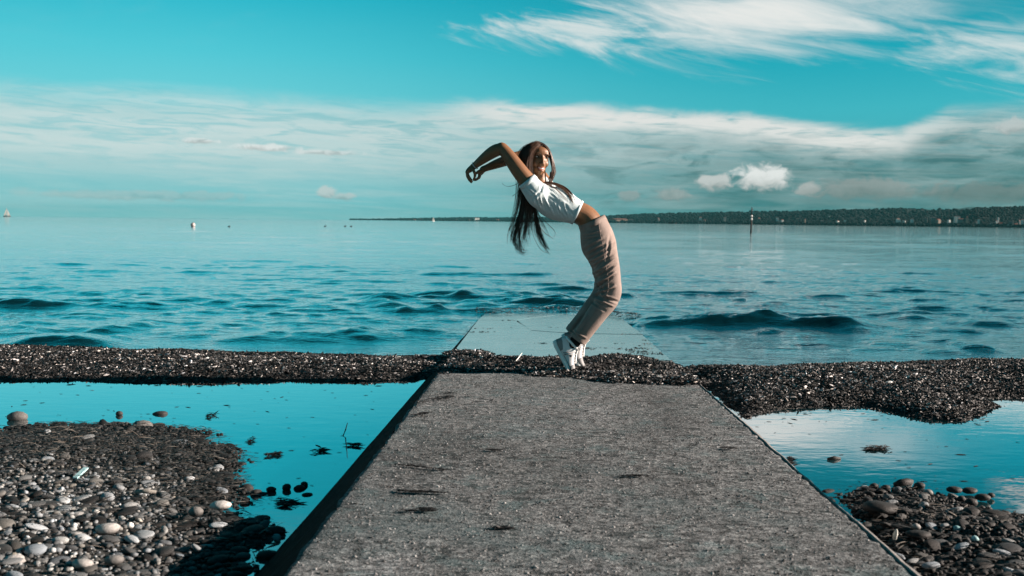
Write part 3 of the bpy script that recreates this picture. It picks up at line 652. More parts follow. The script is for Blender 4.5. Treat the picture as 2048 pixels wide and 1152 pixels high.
for i, (x, y, w, hh_, t, lb) in enumerate([(494, 974, 17, 10, .02, 'dark wet stone at the left end of the row in the turquoise pool'), (508, 985, 13, 8, .025, 'dark wet stone second from left in the pool row'), (528, 986, 9, 4, .02, 'lowest small wet stone in the middle of the pool row'),
     (541, 979, 10, 6.5, .015, 'black wet stone at the right end of the left trio in the pool'), (575, 975, 9, 8, .012, 'black upright stone at the left of the isolated pair in the pool'), (597, 974, 12, 7, .014, 'black broad stone in the middle of the isolated pool trio'), (609, 968, 7, 6, .014, 'small black stone furthest right in the pool row'),
     (617, 988, 12, 4, .012, 'low black stone just under the isolated pool trio'), (487, 1003, 10, 6, .012, 'dark stone close to the shingle below the pool row'), (551, 1060, 34, 16, .008, 'large black wet boulder touching the sloping flank of the slipway'),
     (505, 1043, 26, 12, .010, 'long black wet stone left of the large boulder'), (520, 1036, 24, 7, .012, 'flat black wet stone behind the large boulder'), (545, 1108, 30, 12, .008, 'black wet boulder at the bottom by the slipway flank'), (430, 1092, 22, 13, .012, 'rounded black wet boulder at the lower edge of the left shingle'),
     (470, 1100, 26, 13, .008, 'broad black wet boulder beside the lower pool inlet'), (450, 1048, 26, 10, .014, 'dark wet boulder above the lower pool inlet'), (480, 1136, 28, 9, .010, 'low black wet boulder at the bottom edge of the photo'), (575, 1127, 18, 7, .010, 'small black wet stone wedged under the slipway flank')]):
    S_(x, y, w, hh_, t, lb, seed=20 + i, yaw=.2 * (i % 3), grp='dark wet stones left of the slipway')
ZG = ZW + .05
for i, (x, y, w, hh_, t, lb) in enumerate([(208, 1056, 26, 11, .34, 'largest pale grey stone in the middle of the left shingle'), (259, 1051, 7.5, 7, .72, 'small bright white pebble right of the largest grey stone'), (441, 1012, 21, 9, .40, 'long pale stone lying at the right rim of the left shingle'),
     (152, 1030, 22, 11, .36, 'pale grey stone with a hump above the largest one'), (18, 1119, 26, 12, .36, 'pale rounded stone in the lower left corner'), (16, 1046, 18, 9, .32, 'grey domed stone at the left edge of the shingle'), (60, 1044, 19, 8, .34, 'flat grey stone beside the domed one at the left edge'),
     (148, 1069, 18, 8, .38, 'pale oval stone left below the largest grey stone'), (228, 1117, 20, 10, .16, 'dark brown stone below the largest grey stone'), (110, 925, 20, 10, .05, 'dark weed covered stone in the upper left litter'), (55, 960, 17, 11, .05, 'dark stone left of the pale wood splinter'), (90, 912, 18, 9, .06, 'weed covered hump of stone in the upper left shingle'),
     (390, 1022, 14, 9, .14, 'brown round stone just left of the long pale stone'), (160, 1130, 22, 10, .30, 'grey oval stone at the bottom of the left shingle')]):
    S_(x, y, w, hh_, t, lb, ZG, seed=60 + i, yaw=.15, grp='large stones of the left shingle')
for i, (x, y, w, hh_, t, lb) in enumerate([(1748, 972, 9, 7, .02, 'small pointed dark stone at the near rim of the right pool'), (1771, 973, 9, 7.5, .018, 'round black stone beside the pointed one at the right pool'), (1845, 971, 12, 6, .02, 'dark stone behind the pale one at the right pool rim'), (1855, 984, 10, 7, .20, 'pale brown stone among dark ones at the right pool rim'),
     (1910, 982, 13, 6.5, .014, 'flat black stone left in the cluster by the right pool'), (1945, 982, 16, 6, .014, 'black oblong stone at the back of the cluster by the right pool'), (1963, 994, 16, 7, .012, 'black flat stone in front of the cluster by the right pool'), (1921, 996, 9, 7, .02, 'brown black round stone in front of the cluster by the right pool'), (1938, 1003, 13, 8, .016, 'dark domed stone lowest in the cluster by the right pool'),
     (1982, 989, 9, 6, .014, 'small black stone at the right end of the cluster')]):
    S_(x, y, w, hh_, t, lb, ZW + .01, seed=90 + i, grp='dark stones at the right pool')
for i, (x, y, w, hh_, t, lb) in enumerate([(1950, 1078, 9, 9, (.30, .48, .50), 'pale bluish rounded pebble on the dark right shingle'), (1911, 1056, 8, 7, (.20, .38, .40), 'small bluish grey pebble above the pale bluish one'), (1830, 1052, 10, 7, .26, 'pale capped stone in the middle of the right shingle'), (1776, 1014, 34, 10, .014, 'long dark boulder across the upper right shingle'),
     (1835, 1066, 24, 7, .016, 'dark slab of stone under the pale capped stone'), (1940, 1035, 12, 8, .10, 'grey round stone in the upper right shingle')]):
    S_(x, y, w, hh_, t, lb, ZG - .015, seed=120 + i, grp='stones of the right shingle')
# scraps
M_wood = tone_mat('bleached_wood', .7, .3, .3, 60)
def stick(name, pts, rad, tone, label, cat):
    mb = MB(); mb.tube(np.array(pts), rad, 6); me = mb.mesh(name, [M_wood]); a_ = me.attributes.new('tone', 'FLOAT_COLOR', 'POINT')
    c = np.ones((len(me.vertices), 4), np.float32); c[:, :3] = tone; a_.data.foreach_set('color', c.ravel()); return tag(link(name, me), label, cat)
g = gp(150, 956, ZG + .02); g2 = gp(172, 936, ZG + .04)
mb = MB(); d_ = (g2 - g); L_ = np.linalg.norm(d_); d_ /= L_; s_ = np.cross(d_, (0, 0, 1)); s_ /= np.linalg.norm(s_)
mb.rings([np.array([p + s_ * w_ + (0, 0, t_) for w_, t_ in ((-.010, -.003), (.010, -.003), (.010, .003), (-.010, .003))]) for p in (g, g + d_ * L_ * .6, g2)])
me = mb.mesh('wood_splinter', [M_wood], False); a_ = me.attributes.new('tone', 'FLOAT_COLOR', 'POINT'); c = np.ones((len(me.vertices), 4), np.float32); c[:, :3] = (.34, .55, .57); a_.data.foreach_set('color', c.ravel())
tag(link('wood_splinter', me), 'pale flat wood splinter sticking out of the left shingle', 'wood')
stick('driftwood_stick', [gp(270, 984, ZG + .02), gp(290, 982, ZG + .024), gp(312, 984, ZG + .02)], [.007, .009, .006], (.2, .19, .17), 'short grey driftwood stick lying level on the left shingle', 'stick')
stick('dead_reed', [gp(1030, 724, .125), gp(1036, 717, .135), gp(1044, 706, .15)], [.003, .004, .002], (.75, .74, .70), 'white dead reed stalk poking out of the weed left of the shoes', 'reed')
stick('twig', [gp(686, 872, ZW), gp(691, 860, ZW + .02), gp(695, 846, ZW + .09)], [.003, .003, .0015], (.012, .012, .012), 'thin black twig standing upright in the left pool', 'twig')
stick('drift_log', [gp(1788, 970, ZW), gp(1800, 966, ZW + .012), gp(1815, 964, ZW + .012), gp(1824, 962, ZW)], [.010, .016, .016, .008], (.016, .015, .014), 'short black log floating at the near rim of the right pool', 'log')
stick('drift_stick', [gp(1655, 918, ZW + .004), gp(1668, 916, ZW + .008), gp(1681, 917, ZW + .004)], [.006, .010, .005], (.02, .02, .02), 'single short dark stick floating in the right pool', 'stick')
stick('bone_white_stick', [gp(1789, 1078, ZG + .01), gp(1791, 1068, ZG + .03), gp(1793, 1060, ZG + .05)], [.006, .008, .004], (.5, .5, .46), 'short white stick upright among dark stones right of the slipway', 'stick')
def clump(name, px, py, wpx, hpx, n, z, label, slab_=False, size=.012, cat='weed', tone=.3, lift=.012):
    g = np.random.default_rng(int(px * 7 + py)); c = gp(px, py, z); k = c[1] / F_PX; kd = k * c[1] / (CAM_Z - c[2]); sub = g.normal(0, .42, (5, 2)); q = (sub[g.integers(0, 5, n)] + g.normal(0, .17, (n, 2))) * (wpx * k, hpx * kd); q[:, 1] += .25 * q[:, 0] * g.normal(0, 1)
    P = np.column_stack([c[0] + q[:, 0], c[1] + q[:, 1], np.zeros(n)]); P[:, 2] = (zp(P[:, 1]) + .006 if slab_ else z + .002) + g.random(n) * lift
    L = np.clip(g.lognormal(math.log(size), .45, n), .004, .04)
    t = np.clip(grey(n, .97) * tone, .002, .1)
    me = scatter(name, FV, FF, P - c, rotmats(g.normal(.1, .5, n), g.normal(0, .25, n), g.uniform(0, 6.28, n)), np.stack([L, L * .45, L * .5], -1), t, M_flake, False)
    return tag(link(name, me, None, c), label, cat, kind='stuff')
clump('weed_clump', 545, 910, 20, 5, 90, ZW, 'ragged weed clump floating in the middle of the left pool')
clump('weed_clump', 637, 903, 16, 3, 40, ZW, 'thin weed clump floating right of the ragged one')
clump('weed_clump', 715, 892, 18, 3, 60, ZW, 'dark weed clump washed against the slipway flank')
clump('weed_clump', 423, 832, 16, 3, 45, ZW, 'flat weed raft floating in the upper left pool')
clump('weed_clump', 499, 883, 9, 4, 30, ZW, 'small dark weed tuft floating alone in the left pool')
clump('weed_clump', 1748, 898, 36, 5, 130, ZW, 'branching dark weed clump floating in the right pool')
clump('weed_clump', 1582, 925, 12, 9, 90, ZW + .02, 'dark weed tuft caught on the right edge of the slipway')
clump('weed_clump', 575, 1000, 50, 9, 110, ZW, 'drifting weed strands below the isolated stones in the left pool')
for (x, y, w, h_, n_, lb) in [(858, 1025, 40, 4, 420, 'largest black weed scrap drying on the slipway'), (1003, 1064, 42, 4.5, 260, 'broken black weed scrap right below the largest one'), (850, 942, 70, 2.5, 300, 'thin weed streak along the left side of the slipway'), (990, 903, 24, 2, 140, 'short black weed streak in the middle of the slipway'),
     (835, 985, 75, 2.5, 360, 'long thin weed streak starting at the left edge of the slipway'), (880, 785, 50, 7, 420, 'wide weed smear on the slipway just before the bank'), (1285, 950, 40, 3, 160, 'faint weed scrap on the right half of the slipway'), (1462, 897, 24, 2, 150, 'small weed scrap near the right rim of the slipway'),
     (1100, 832, 40, 5, 40, 'scattered weed flecks in the middle distance of the slipway'), (850, 823, 34, 4, 200, 'weed streak near the left edge below the smear')]:
    clump('weed_scrap', x, y, w, h_, n_, zp(4.0 if y < 950 else 3.2), lb, True, .0055, 'weed scrap', .3, .004)

# ------------------------------------------------------------------ far shore
M_hill = mat('far_woodland_ground', rough=.9, spec=.1); oc = objco(M_hill)
setc(M_hill, 'Base Color', ramp(noise(oc, .012, 6, .65), [(.35, (.001, .003, .004)), (.6, (.002, .006, .007)), (.75, (.006, .010, .011))]))
M_wood_far = tone_mat('far_tree_crowns', .9, .1, .3, .2)
sil = [(700, 440.2), (780, 438.6), (830, 437.6), (880, 437), (940, 436), (1000, 436.5), (1060, 436), (1100, 436), (1150, 435), (1200, 433.5), (1250, 431), (1300, 428.5), (1350, 427.5), (1400, 426.5), (1450, 426), (1500, 424.5), (1560, 424), (1620, 423.5), (1680, 421), (1740, 420.5), (1790, 418.3), (1830, 418.6), (1870, 420), (1930, 421), (2000, 420), (2100, 417), (2300, 410), (2600, 408), (3000, 415), (3600, 425)]
bpx = np.array([700, 1000, 1200, 1500, 2048, 3600]); bY = np.array([5200, 4200, 3200, 2300, 1650, 1300])
qx = np.linspace(700, 3600, 420); qs = np.interp(qx, [s[0] for s in sil], [s[1] for s in sil]); qY = np.interp(qx, bpx, bY)
prof = [(0, -.02), (.02, .05), (.12, .16), (.30, .32), (.5, .6), (.75, 1.0), (1.0, .8), (1.4, .2)]
HV = []
for fdep, fh in prof:
    Yp = qY * (1 + .45 * fdep)
    for i in range(len(qx)):
        top = at(qx[i], qs[i], qY[i] * (1 + .45 * .75)); p = at(qx[i], 450, Yp[i])
        z = max(top[2], 2) * fh; z *= 1 + (.35 * float(fnoise(np.array([qx[i] * .02]), np.array([fdep * 6.0]), 3, 12)[0]) if 0.02 < fdep < .7 else 0)
        HV.append((p[0], p[1], z if fh > 0 else -3))
HV = np.array(HV); HF = gridfaces(len(qx), len(prof))
tag(link('far_hills', mesh_np('far_hills', HV, HF, [M_hill])), 'long dark wooded hill range along the far shore', kind='structure')
def hillz(u, v):   # u: index along qx (float), v: row position (float)
    G = HV.reshape(len(prof), len(qx), 3); i = np.clip(u.astype(int), 0, len(qx) - 2); j = np.clip(v.astype(int), 0, len(prof) - 2); fu = (u - i)[:, None]; fv = (v - j)[:, None]
    return (G[j, i] * (1 - fu) + G[j, i + 1] * fu) * (1 - fv) + (G[j + 1, i] * (1 - fu) + G[j + 1, i + 1] * fu) * fv
n = 26000; u = rng.uniform(0, len(qx) - 1.01, n); v = rng.uniform(.75, 5.3, n); P = hillz(u, v); ok = fnoise(P[:, 0] * .004, P[:, 1] * .01, 3, 21) > -.35; P = P[ok]; n = len(P)
r = rng.uniform(1.6, 3.8, n) * (P[:, 1] / 2200) ** .5; P[:, 2] += r * .4
tn = rng.uniform(.35, 1.5, n)[:, None] * np.array([[.0018, .0058, .007]])
tag(link('far_wood', scatter('far_wood', ICO1[0], ICO1[1], P, rotmats(rng.uniform(0, 6, n), rng.normal(0, .2, n), rng.uniform(0, 6, n)), np.stack([r * 1.5, r, r * rng.uniform(.7, 1.2, n)], -1), tn, M_wood_far, True, lumps(n, ICO1[0], .12))), 'dark woodland covering the hills of the far shore', 'woodland', kind='stuff')
# second, nearer spur at the right and two pale ranges far behind
def range_(pts, Y0, Y1, m, label):
    x = np.array([p[0] for p in pts]); y = np.array([p[1] for p in pts]); xx_ = np.linspace(x[0], x[-1], 160); yy_ = np.interp(xx_, x, y) + fnoise(xx_ * .06, xx_ * 0, 4, 5) * 1.2; V = []
    for f, hgt in ((0, 0), (.3, .55), (.55, .85), (.8, 1), (1.2, .4)):
        for a_, b_ in zip(xx_, yy_):
            Yp = Y0 + (Y1 - Y0) * f; t = at(a_, b_, Y0 + (Y1 - Y0) * .8); p = at(a_, 450, Yp); V.append((p[0], p[1], max(t[2], 0) * hgt - (2 if f == 0 else 0)))
    return tag(link('far_hills', mesh_np('far_hills', np.array(V), gridfaces(160, 5), [m])), label, kind='structure')
range_([(1915, 436), (1932, 424), (1950, 418.5), (1990, 416.5), (2060, 415.6), (2300, 410), (2700, 420)], 1900, 2200, M_hill, 'nearer dark wooded spur at the right edge of the far shore')
spur = bpy.data.objects['far_hills.001'] ; SV_ = np.array([v.co[:] for v in spur.data.vertices]).reshape(5, 160, 3); n = 5000; ui = rng.integers(0, 159, n); vf = rng.uniform(.1, 3.2, n); vi = vf.astype(int); vf = (vf - vi)[:, None]; P = SV_[vi, ui] * (1 - vf) + SV_[vi + 1, ui] * vf; r = rng.uniform(1.6, 3.6, n); P[:, 2] += r * .4
tag(link('far_wood', scatter('far_wood', ICO1[0], ICO1[1], P, rotmats(rng.uniform(0, 6, n), rng.normal(0, .2, n), rng.uniform(0, 6, n)), np.stack([r * 1.5, r, r], -1), rng.uniform(.35, 1.3, n)[:, None] * np.array([[.0018, .0058, .007]]), M_wood_far, True, lumps(n, ICO1[0], .12))), 'dark woodland on the nearer spur at the right edge', 'woodland', kind='stuff')
range_([(1860, 428), (1900, 419), (1935, 414.5), (1965, 414), (2010, 416), (2060, 418)], 6500, 7600, M_hill, 'faint blue hill showing behind the nearer spur')
# houses
M_wall = mat('white_render_wall', (.58, .57, .54), .8, .2); M_wallt = mat('tan_render_wall', (.20, .15, .12), .8, .2); M_walls = mat('grey_render_wall', (.10, .115, .112), .8, .2)
M_roof = mat('dark_tile_roof', (.06, .05, .05), .8, .2); M_roofr = mat('red_tile_roof', (.20, .07, .05), .8, .2); M_win = mat('window_glass_dark', (.02, .03, .035), .2, .5)
def house(px, py, w, h, wall, roofm, label, grp='houses on the far shore', Y=None, yaw=None, detail=False, steep=.45):
    Yb = Y or float(np.interp(px, bpx, bY)) * 1.03; k = Yb / F_PX; base = at(px, py + h / 2, Yb); W, H = w * k / 2, h * k; e = empty('house', base); tag(e, label, 'house', grp)
    e.rotation_euler.z = yaw if yaw is not None else random.uniform(-.5, .5); D = W * 1.1; Hw = H * (1 - steep * .6)
    mb = MB(); mb.box((0, 0, Hw / 2 - 4), (W, D, Hw / 2 + 4)); mb.obj('wall', wall, e, False)
    mb = MB(); ov = W * 1.12; mb.add([(-ov, -D * 1.1, Hw - .05), (ov, -D * 1.1, Hw - .05), (ov, D * 1.1, Hw - .05), (-ov, D * 1.1, Hw - .05), (-ov, 0, H), (ov, 0, H)], [(0, 1, 5, 4), (2, 3, 4, 5), (0, 4, 3), (1, 2, 5), (0, 3, 2, 1)]); mb.obj('roof', roofm, e, False)
    if detail:
        for r_ in range(2):
            for c_ in range(3):
                mb = MB(); mb.box(((c_ - 1) * W * .6, -D - .05, Hw * (.28 + .4 * r_)), (W * .14, .08, Hw * .11)); mb.obj('window', M_win, e, False)
    return e
hl = [(1985, 449, 9, 9, 0, 0, 'broad white waterfront house with dark roof at the far right', 1), (2001, 449, 7, 8, 0, 1, 'white waterfront house between the broad house and the bright block', 1), (2018, 450, 6.5, 8, 0, 0, 'bright white waterfront block furthest right but one', 1), (2034, 450, 9, 6, 2, 1, 'grey red waterfront house at the right edge', 0),
      (1996, 436, 3, 6, 0, 0, 'slim white house high behind the waterfront', 0), (1993, 443, 3, 4, 0, 1, 'tiny white house between slim house and shore', 0), (1953, 447, 4, 8, 0, 0, 'narrow white gable right of the church tower', 1), (1957, 440, 4, 6, 0, 1, 'white house above the narrow gable', 0), (1948, 448, 6, 5, 2, 0, 'grey house left of the narrow gable', 0),
      (1911, 434.5, 5, 5, 0, 0, 'left one of the pale pair on the slope', 0), (1917, 434.5, 5, 5, 0, 0, 'right one of the pale pair on the slope', 0), (1921, 439, 9, 4, 2, 1, 'long grey roofed house below the pale pair', 0), (1898, 441, 4, 5, 0, 0, 'lone white house left below the pale pair', 0), (1876, 441, 7, 6, 1, 1, 'pinkish house with red roof on the right slope', 0),
      (1824, 440, 4.5, 6, 0, 0, 'bright white house right of the white pair', 0), (1799, 441, 4, 5, 0, 0, 'left one of the white pair on the middle shore', 0), (1808, 442, 5, 5, 0, 0, 'right one of the white pair on the middle shore', 0), (1852, 437, 6, 4, 2, 0, 'grey house high on the slope left of the pinkish one', 0), (1867, 436, 8, 3, 2, 0, 'long grey building high on the right slope', 0),
      (1690, 441, 4, 5, 0, 0, 'lone white house on the dark middle shore', 0), (953, 437, 9, 5, 0, 0, 'white twin block high on the low left shore', 0), (995, 441, 5, 5, 1, 1, 'tan house with red roof on the low left shore', 0), (882, 440.5, 6, 3, 0, 0, 'low white house right of the distant sail', 0), (1237, 440, 26, 6, 1, 1, 'long reddish waterfront building just right of the trousers', 0), (1262, 440, 7, 4, 2, 0, 'small grey building right of the long reddish one', 0)]
for (x, y, w, h_, wl, rf, lb, dt) in hl: house(x, y, w, h_, (M_wall, M_wallt, M_walls)[wl], (M_roof, M_roofr)[rf], lb, detail=bool(dt))
for i in range(30):
    x = random.choice([random.uniform(1290, 1480), random.uniform(1515, 1680), random.uniform(1700, 1900), random.uniform(2020, 2046), random.uniform(790, 940)]); y = float(np.interp(x, [800, 1200, 1500, 2048], [440, 440, 441, 444])) + random.uniform(-5, 2) * (1 if x > 1200 else .3)
    house(x, y, random.uniform(2.5, 5), random.uniform(2.5, 4), random.choice([M_wallt, M_walls, M_walls, M_wall]), random.choice([M_roof, M_roofr]), 'tiny dull house half hidden among the trees of the far shore', 'tiny houses among far trees')
# church tower and mast
b0 = at(1934, 444, 1720); k = 1720 / F_PX; e = empty('church_tower', b0); tag(e, 'slim tan church tower with pointed roof on the right far shore', 'tower'); mb = MB(); mb.box((0, 0, 3 * k), (1.6 * k, 1.6 * k, 5 * k)); mb.obj('wall', M_wallt, e, False)
mb = MB(); mb.add([(-1.8 * k, -1.8 * k, 8 * k), (1.8 * k, -1.8 * k, 8 * k), (1.8 * k, 1.8 * k, 8 * k), (-1.8 * k, 1.8 * k, 8 * k), (0, 0, 13 * k)], [(0, 1, 4), (1, 2, 4), (2, 3, 4), (3, 0, 4), (3, 2, 1, 0)]); mb.obj('roof', M_roofr, e, False)
b0 = at(1718, 429.5, 2500); k = 2500 / F_PX; e = empty('lookout_tower', b0); tag(e, 'thin pale tower standing on the wooded ridge of the far shore', 'tower'); mb = MB(); mb.box((0, 0, 3 * k), (1.0 * k, 1.0 * k, 4.5 * k)); mb.obj('shaft', M_walls, e, False); mb = MB(); mb.box((0, 0, 8 * k), (1.3 * k, 1.3 * k, .5 * k)); mb.obj('platform', M_walls, e, False)

# ------------------------------------------------------------------ on the lake
M_navd = mat('dark_post_wood', (.012, .014, .014), .7, .3); M_navw = mat('white_post_paint', (.62, .62, .60), .5); M_navg = mat('green_board_paint', (.10, .26, .25), .5)
p = gp(1502, 465, 0.0); k = p[1] / F_PX; e = empty('channel_marker', p); tag(e, 'dark navigation post with white bands and crossed boards standing in the lake', 'channel marker')
mb = MB(); mb.tube([(0, 0, -1), (0, 0, 18 * k), (0, 0, 34 * k)], [2.0 * k, 1.6 * k, 1.2 * k], 8); mb.obj('post', M_navd, e)
for z_ in (26.5, 32.5): mb = MB(); mb.tube([(0, 0, (z_ - 2) * k), (0, 0, (z_ + 2) * k)], 1.9 * k, 10); mb.obj('white_band', M_navw, e)
for s_ in (-1, 1): mb = MB(); mb.box((s_ * 2.6 * k, 0, 38.5 * k), (1.5 * k, .4 * k, 2.2 * k)); mb.obj('board', M_navg, e, False)
mb = MB(); mb.tube([(0, 0, 34 * k), (0, 0, 50 * k)], .8 * k, 8); mb.obj('topmast', M_navd, e); mb = MB(); mb.box((1.7 * k, 0, 45 * k), (1.3 * k, .3 * k, 2.6 * k)); mb.obj('board', M_navw, e, False); mb = MB(); mb.box((0, 0, 36 * k), (4.4 * k, .5 * k, .5 * k)); mb.obj('crossbar', M_navd, e, False)
p = gp(386, 453.5, 0.0); k = p[1] / F_PX; e = empty('mooring_buoy', p); tag(e, 'round white mooring buoy floating on the open lake at left', 'buoy')
M_buoy = mat('buoy_white', (.36, .32, .31), .4); M_sail = mat('sail_cloth', (.20, .22, .215), .8, .2)
mb = MB(); mb.ell((0, 0, 3.6 * k), (4.6 * k, 4.6 * k, 4.6 * k)); mb.obj('float_ball', M_buoy, e); mb = MB(); mb.tube([(0, 0, 7.9 * k), (0, 0, 9.2 * k)], .7 * k, 8); mb.obj('mooring_ring', M_navd, e)
for (x, y, lb) in [(458, 453.5, 'dark waterfowl swimming alone between the buoy and the shore end'), (650, 453, 'left one of three tiny dark waterfowl on the lake'), (690, 453, 'middle one of three tiny dark waterfowl on the lake'), (702, 453.5, 'right one of three tiny dark waterfowl on the lake')]:
    p = gp(x, y, 0); k = p[1] / F_PX; mb = MB(); mb.ell((0, 0, .5 * k), (2.4 * k, 1.2 * k, 1.1 * k), nu=10, nv=7); mb.ell((1.7 * k, 0, 2.2 * k), (.8 * k, .6 * k, .7 * k), nu=8, nv=6); mb.tube([(1.4 * k, 0, .8 * k), (1.7 * k, 0, 2.2 * k)], .5 * k, 6); mb.tube([(2.2 * k, 0, 2.2 * k), (3.0 * k, 0, 2.0 * k)], [.3 * k, .1 * k], 5)
    o = mb.obj('waterfowl', M_navd); o.location = p; tag(o, lb, 'bird', 'waterfowl on the lake')
def boat(px, ywater, Y, hpx, label, jib=True):
    k = Y / F_PX; b = at(px, ywater, Y); b[2] = 0; e = empty('sailboat', b); tag(e, label, 'sailboat', 'sailing boats on the lake'); H = hpx * k; e.rotation_euler.z = .8
    mb = MB(); L = H * .36
    mb.rings([np.array([(x * L, y * L * .28 * w, z) for y, z in ((-1, H * .085), (-.75, -.3), (.75, -.3), (1, H * .085))]) for x, w in ((-1, .6), (-.5, .95), (0, 1), (.5, .75), (.9, .3), (1.12, .04))]); mb.obj('hull', M_wall if hpx < 15 else M_navd, e, False)
    mb = MB(); mb.tube([(0, 0, 0), (0, 0, H)], H * .008, 6); mb.obj('mast', M_navd, e)
    for nm, pts in (('mainsail', [(-.04 * H, 0, .12 * H), (-.33 * H, .04 * H, .12 * H), (-.02 * H, 0, .97 * H)]), ('jib', [(.03 * H, 0, .10 * H), (.36 * H, .03 * H, .10 * H), (.02 * H, 0, .86 * H)])):
        P = []; T = 6
        for i in range(T + 1):
            for j in range(T + 1 - i): 
                a_, b_ = i / T, j / T; c_ = 1 - a_ - b_; q = np.array(pts[0]) * c_ + np.array(pts[1]) * a_ + np.array(pts[2]) * b_; q[1] += .06 * H * 3 * a_ * c_ + .05 * H * b_ * c_; P.append(q)
        idx = {}; q = 0
        for i in range(T + 1):
            for j in range(T + 1 - i): idx[i, j] = q; q += 1
        Fs = [(idx[i, j], idx[i + 1, j], idx[i, j + 1]) for i in range(T) for j in range(T - i)] + [(idx[i + 1, j], idx[i + 1, j + 1], idx[i, j + 1]) for i in range(T - 1) for j in range(T - 1 - i)]
        mb = MB(); mb.add(P, Fs); o = mb.obj(nm, M_sail, e); so = o.modifiers.new('thick', 'SOLIDIFY'); so.thickness = .02
    return e
boat(14, 433.5, 1500, 19, 'sailing boat with pale sails on the horizon at the far left')
boat(867, 442, 1900, 9, 'small white sailing boat before the low left shore')
k = 2000 / F_PX; b = at(1344, 449, 2000); b[2] = 0; e = empty('motor_ship', b); tag(e, 'low dark ship moored before the far shore at centre right', 'ship')
mb = MB(); mb.rings([np.array([(x * 9 * k, -2 * k * w, 2.2 * k), (x * 9 * k, -1.6 * k * w, -.5), (x * 9 * k, 1.6 * k * w, -.5), (x * 9 * k, 2 * k * w, 2.2 * k)]) for x, w in ((-1, .8), (0, 1), (.7, .8), (1.05, .1))]); mb.obj('hull', M_navd, e, False)
mb = MB(); mb.box((-1.5 * k, 0, 3.2 * k), (5.5 * k, 1.3 * k, 1.0 * k)); mb.obj('deckhouse', M_navd, e, False); mb = MB(); mb.box((1 * k, 0, 5.0 * k), (1.6 * k, 1.0 * k, .8 * k)); mb.obj('bridge', M_walls, e, False); mb = MB(); mb.tube([(2 * k, 0, 5 * k), (2 * k, 0, 9 * k)], .2 * k, 6); mb.obj('mast', M_navd, e)

# ------------------------------------------------------------------ haze over the water
mb = MB(); mb.box((0, 5900, 59.5), (15000, 6000, 61.5)); M_haze = bpy.data.materials.new('haze_air'); M_haze.use_nodes = True; nt = M_haze.node_tree; nt.nodes.clear()
vo = nt.nodes.new('ShaderNodeVolumePrincipled'); vo.inputs['Color'].default_value = (.08, .35, .39, 1); vo.inputs['Density'].default_value = 0.5e-4; vo.inputs['Anisotropy'].default_value = 0.0
ou = nt.nodes.new('ShaderNodeOutputMaterial'); nt.links.new(vo.outputs[0], ou.inputs['Volume'])
tag(mb.obj('haze', M_haze, None, False), 'thin pale haze in the air over the lake', 'haze', kind='stuff')

# ------------------------------------------------------------------ person
YP = 6.63; PX = YP / F_PX             # distance of the woman; metres per photo pixel there
def S(px, py, d=0.0):                 # a joint: seen at px, py in her middle plane, moved d metres in depth
    p = at(px, py, YP); p[1] += d; return p
person = empty('person', S(1150, 748)); tag(person, 'long haired woman in white crop top and beige trousers bending far backwards on tiptoe', 'person')
def own(o): return child_local(o)
def loft(mb, secs, n=26, power=2.0):
    """secs: (px, py, d, half width across in px, half depth in m)"""
    C = np.array([S(a, b, c) for a, b, c, *_ in secs]); T = np.gradient(C, axis=0); RG = []
    for (a, b, c, ra, rb), p, t in zip(secs, C, T):
        t = t / np.linalg.norm(t); dd = np.array((0, 1.0, 0)); dd -= t * dd.dot(t); dd /= np.linalg.norm(dd); q = np.cross(dd, t); th = np.linspace(0, 2 * math.pi, n, endpoint=False)
        cs, sn = np.cos(th), np.sin(th); cs = np.sign(cs) * np.abs(cs) ** (2 / power); sn = np.sign(sn) * np.abs(sn) ** (2 / power)
        RG.append(p + np.outer(cs * ra * PX, q) + np.outer(sn * rb, dd))
    mb.rings(RG)
def dense(secs, k=4):
    """smooth the section list"""
    A_ = np.array(secs, float); t = np.arange(len(A_)); tt = np.linspace(0, len(A_) - 1, (len(A_) - 1) * k + 1); out = []
    for c in range(A_.shape[1]):
        y = A_[:, c]; m = np.gradient(y); i = np.clip(tt.astype(int), 0, len(A_) - 2); f = tt - i
        h00 = 2 * f ** 3 - 3 * f ** 2 + 1; h10 = f ** 3 - 2 * f ** 2 + f; h01 = -2 * f ** 3 + 3 * f ** 2; h11 = f ** 3 - f ** 2
        out.append(h00 * y[i] + h10 * m[i] + h01 * y[i + 1] + h11 * m[i + 1])
    return np.array(out).T
def limb(mb, pts, n=14):
    """pts: (px, py, d, radius px): a tapered limb with rounded ends"""
    D = dense(pts, 4); mb.tube([S(a, b, c) for a, b, c, r in D], [r * PX for *_, r in D], n)
    for a, b, c, r in (pts[0], pts[-1]): mb.ell(S(a, b, c), (r * PX * .98,) * 3, nu=12, nv=8)
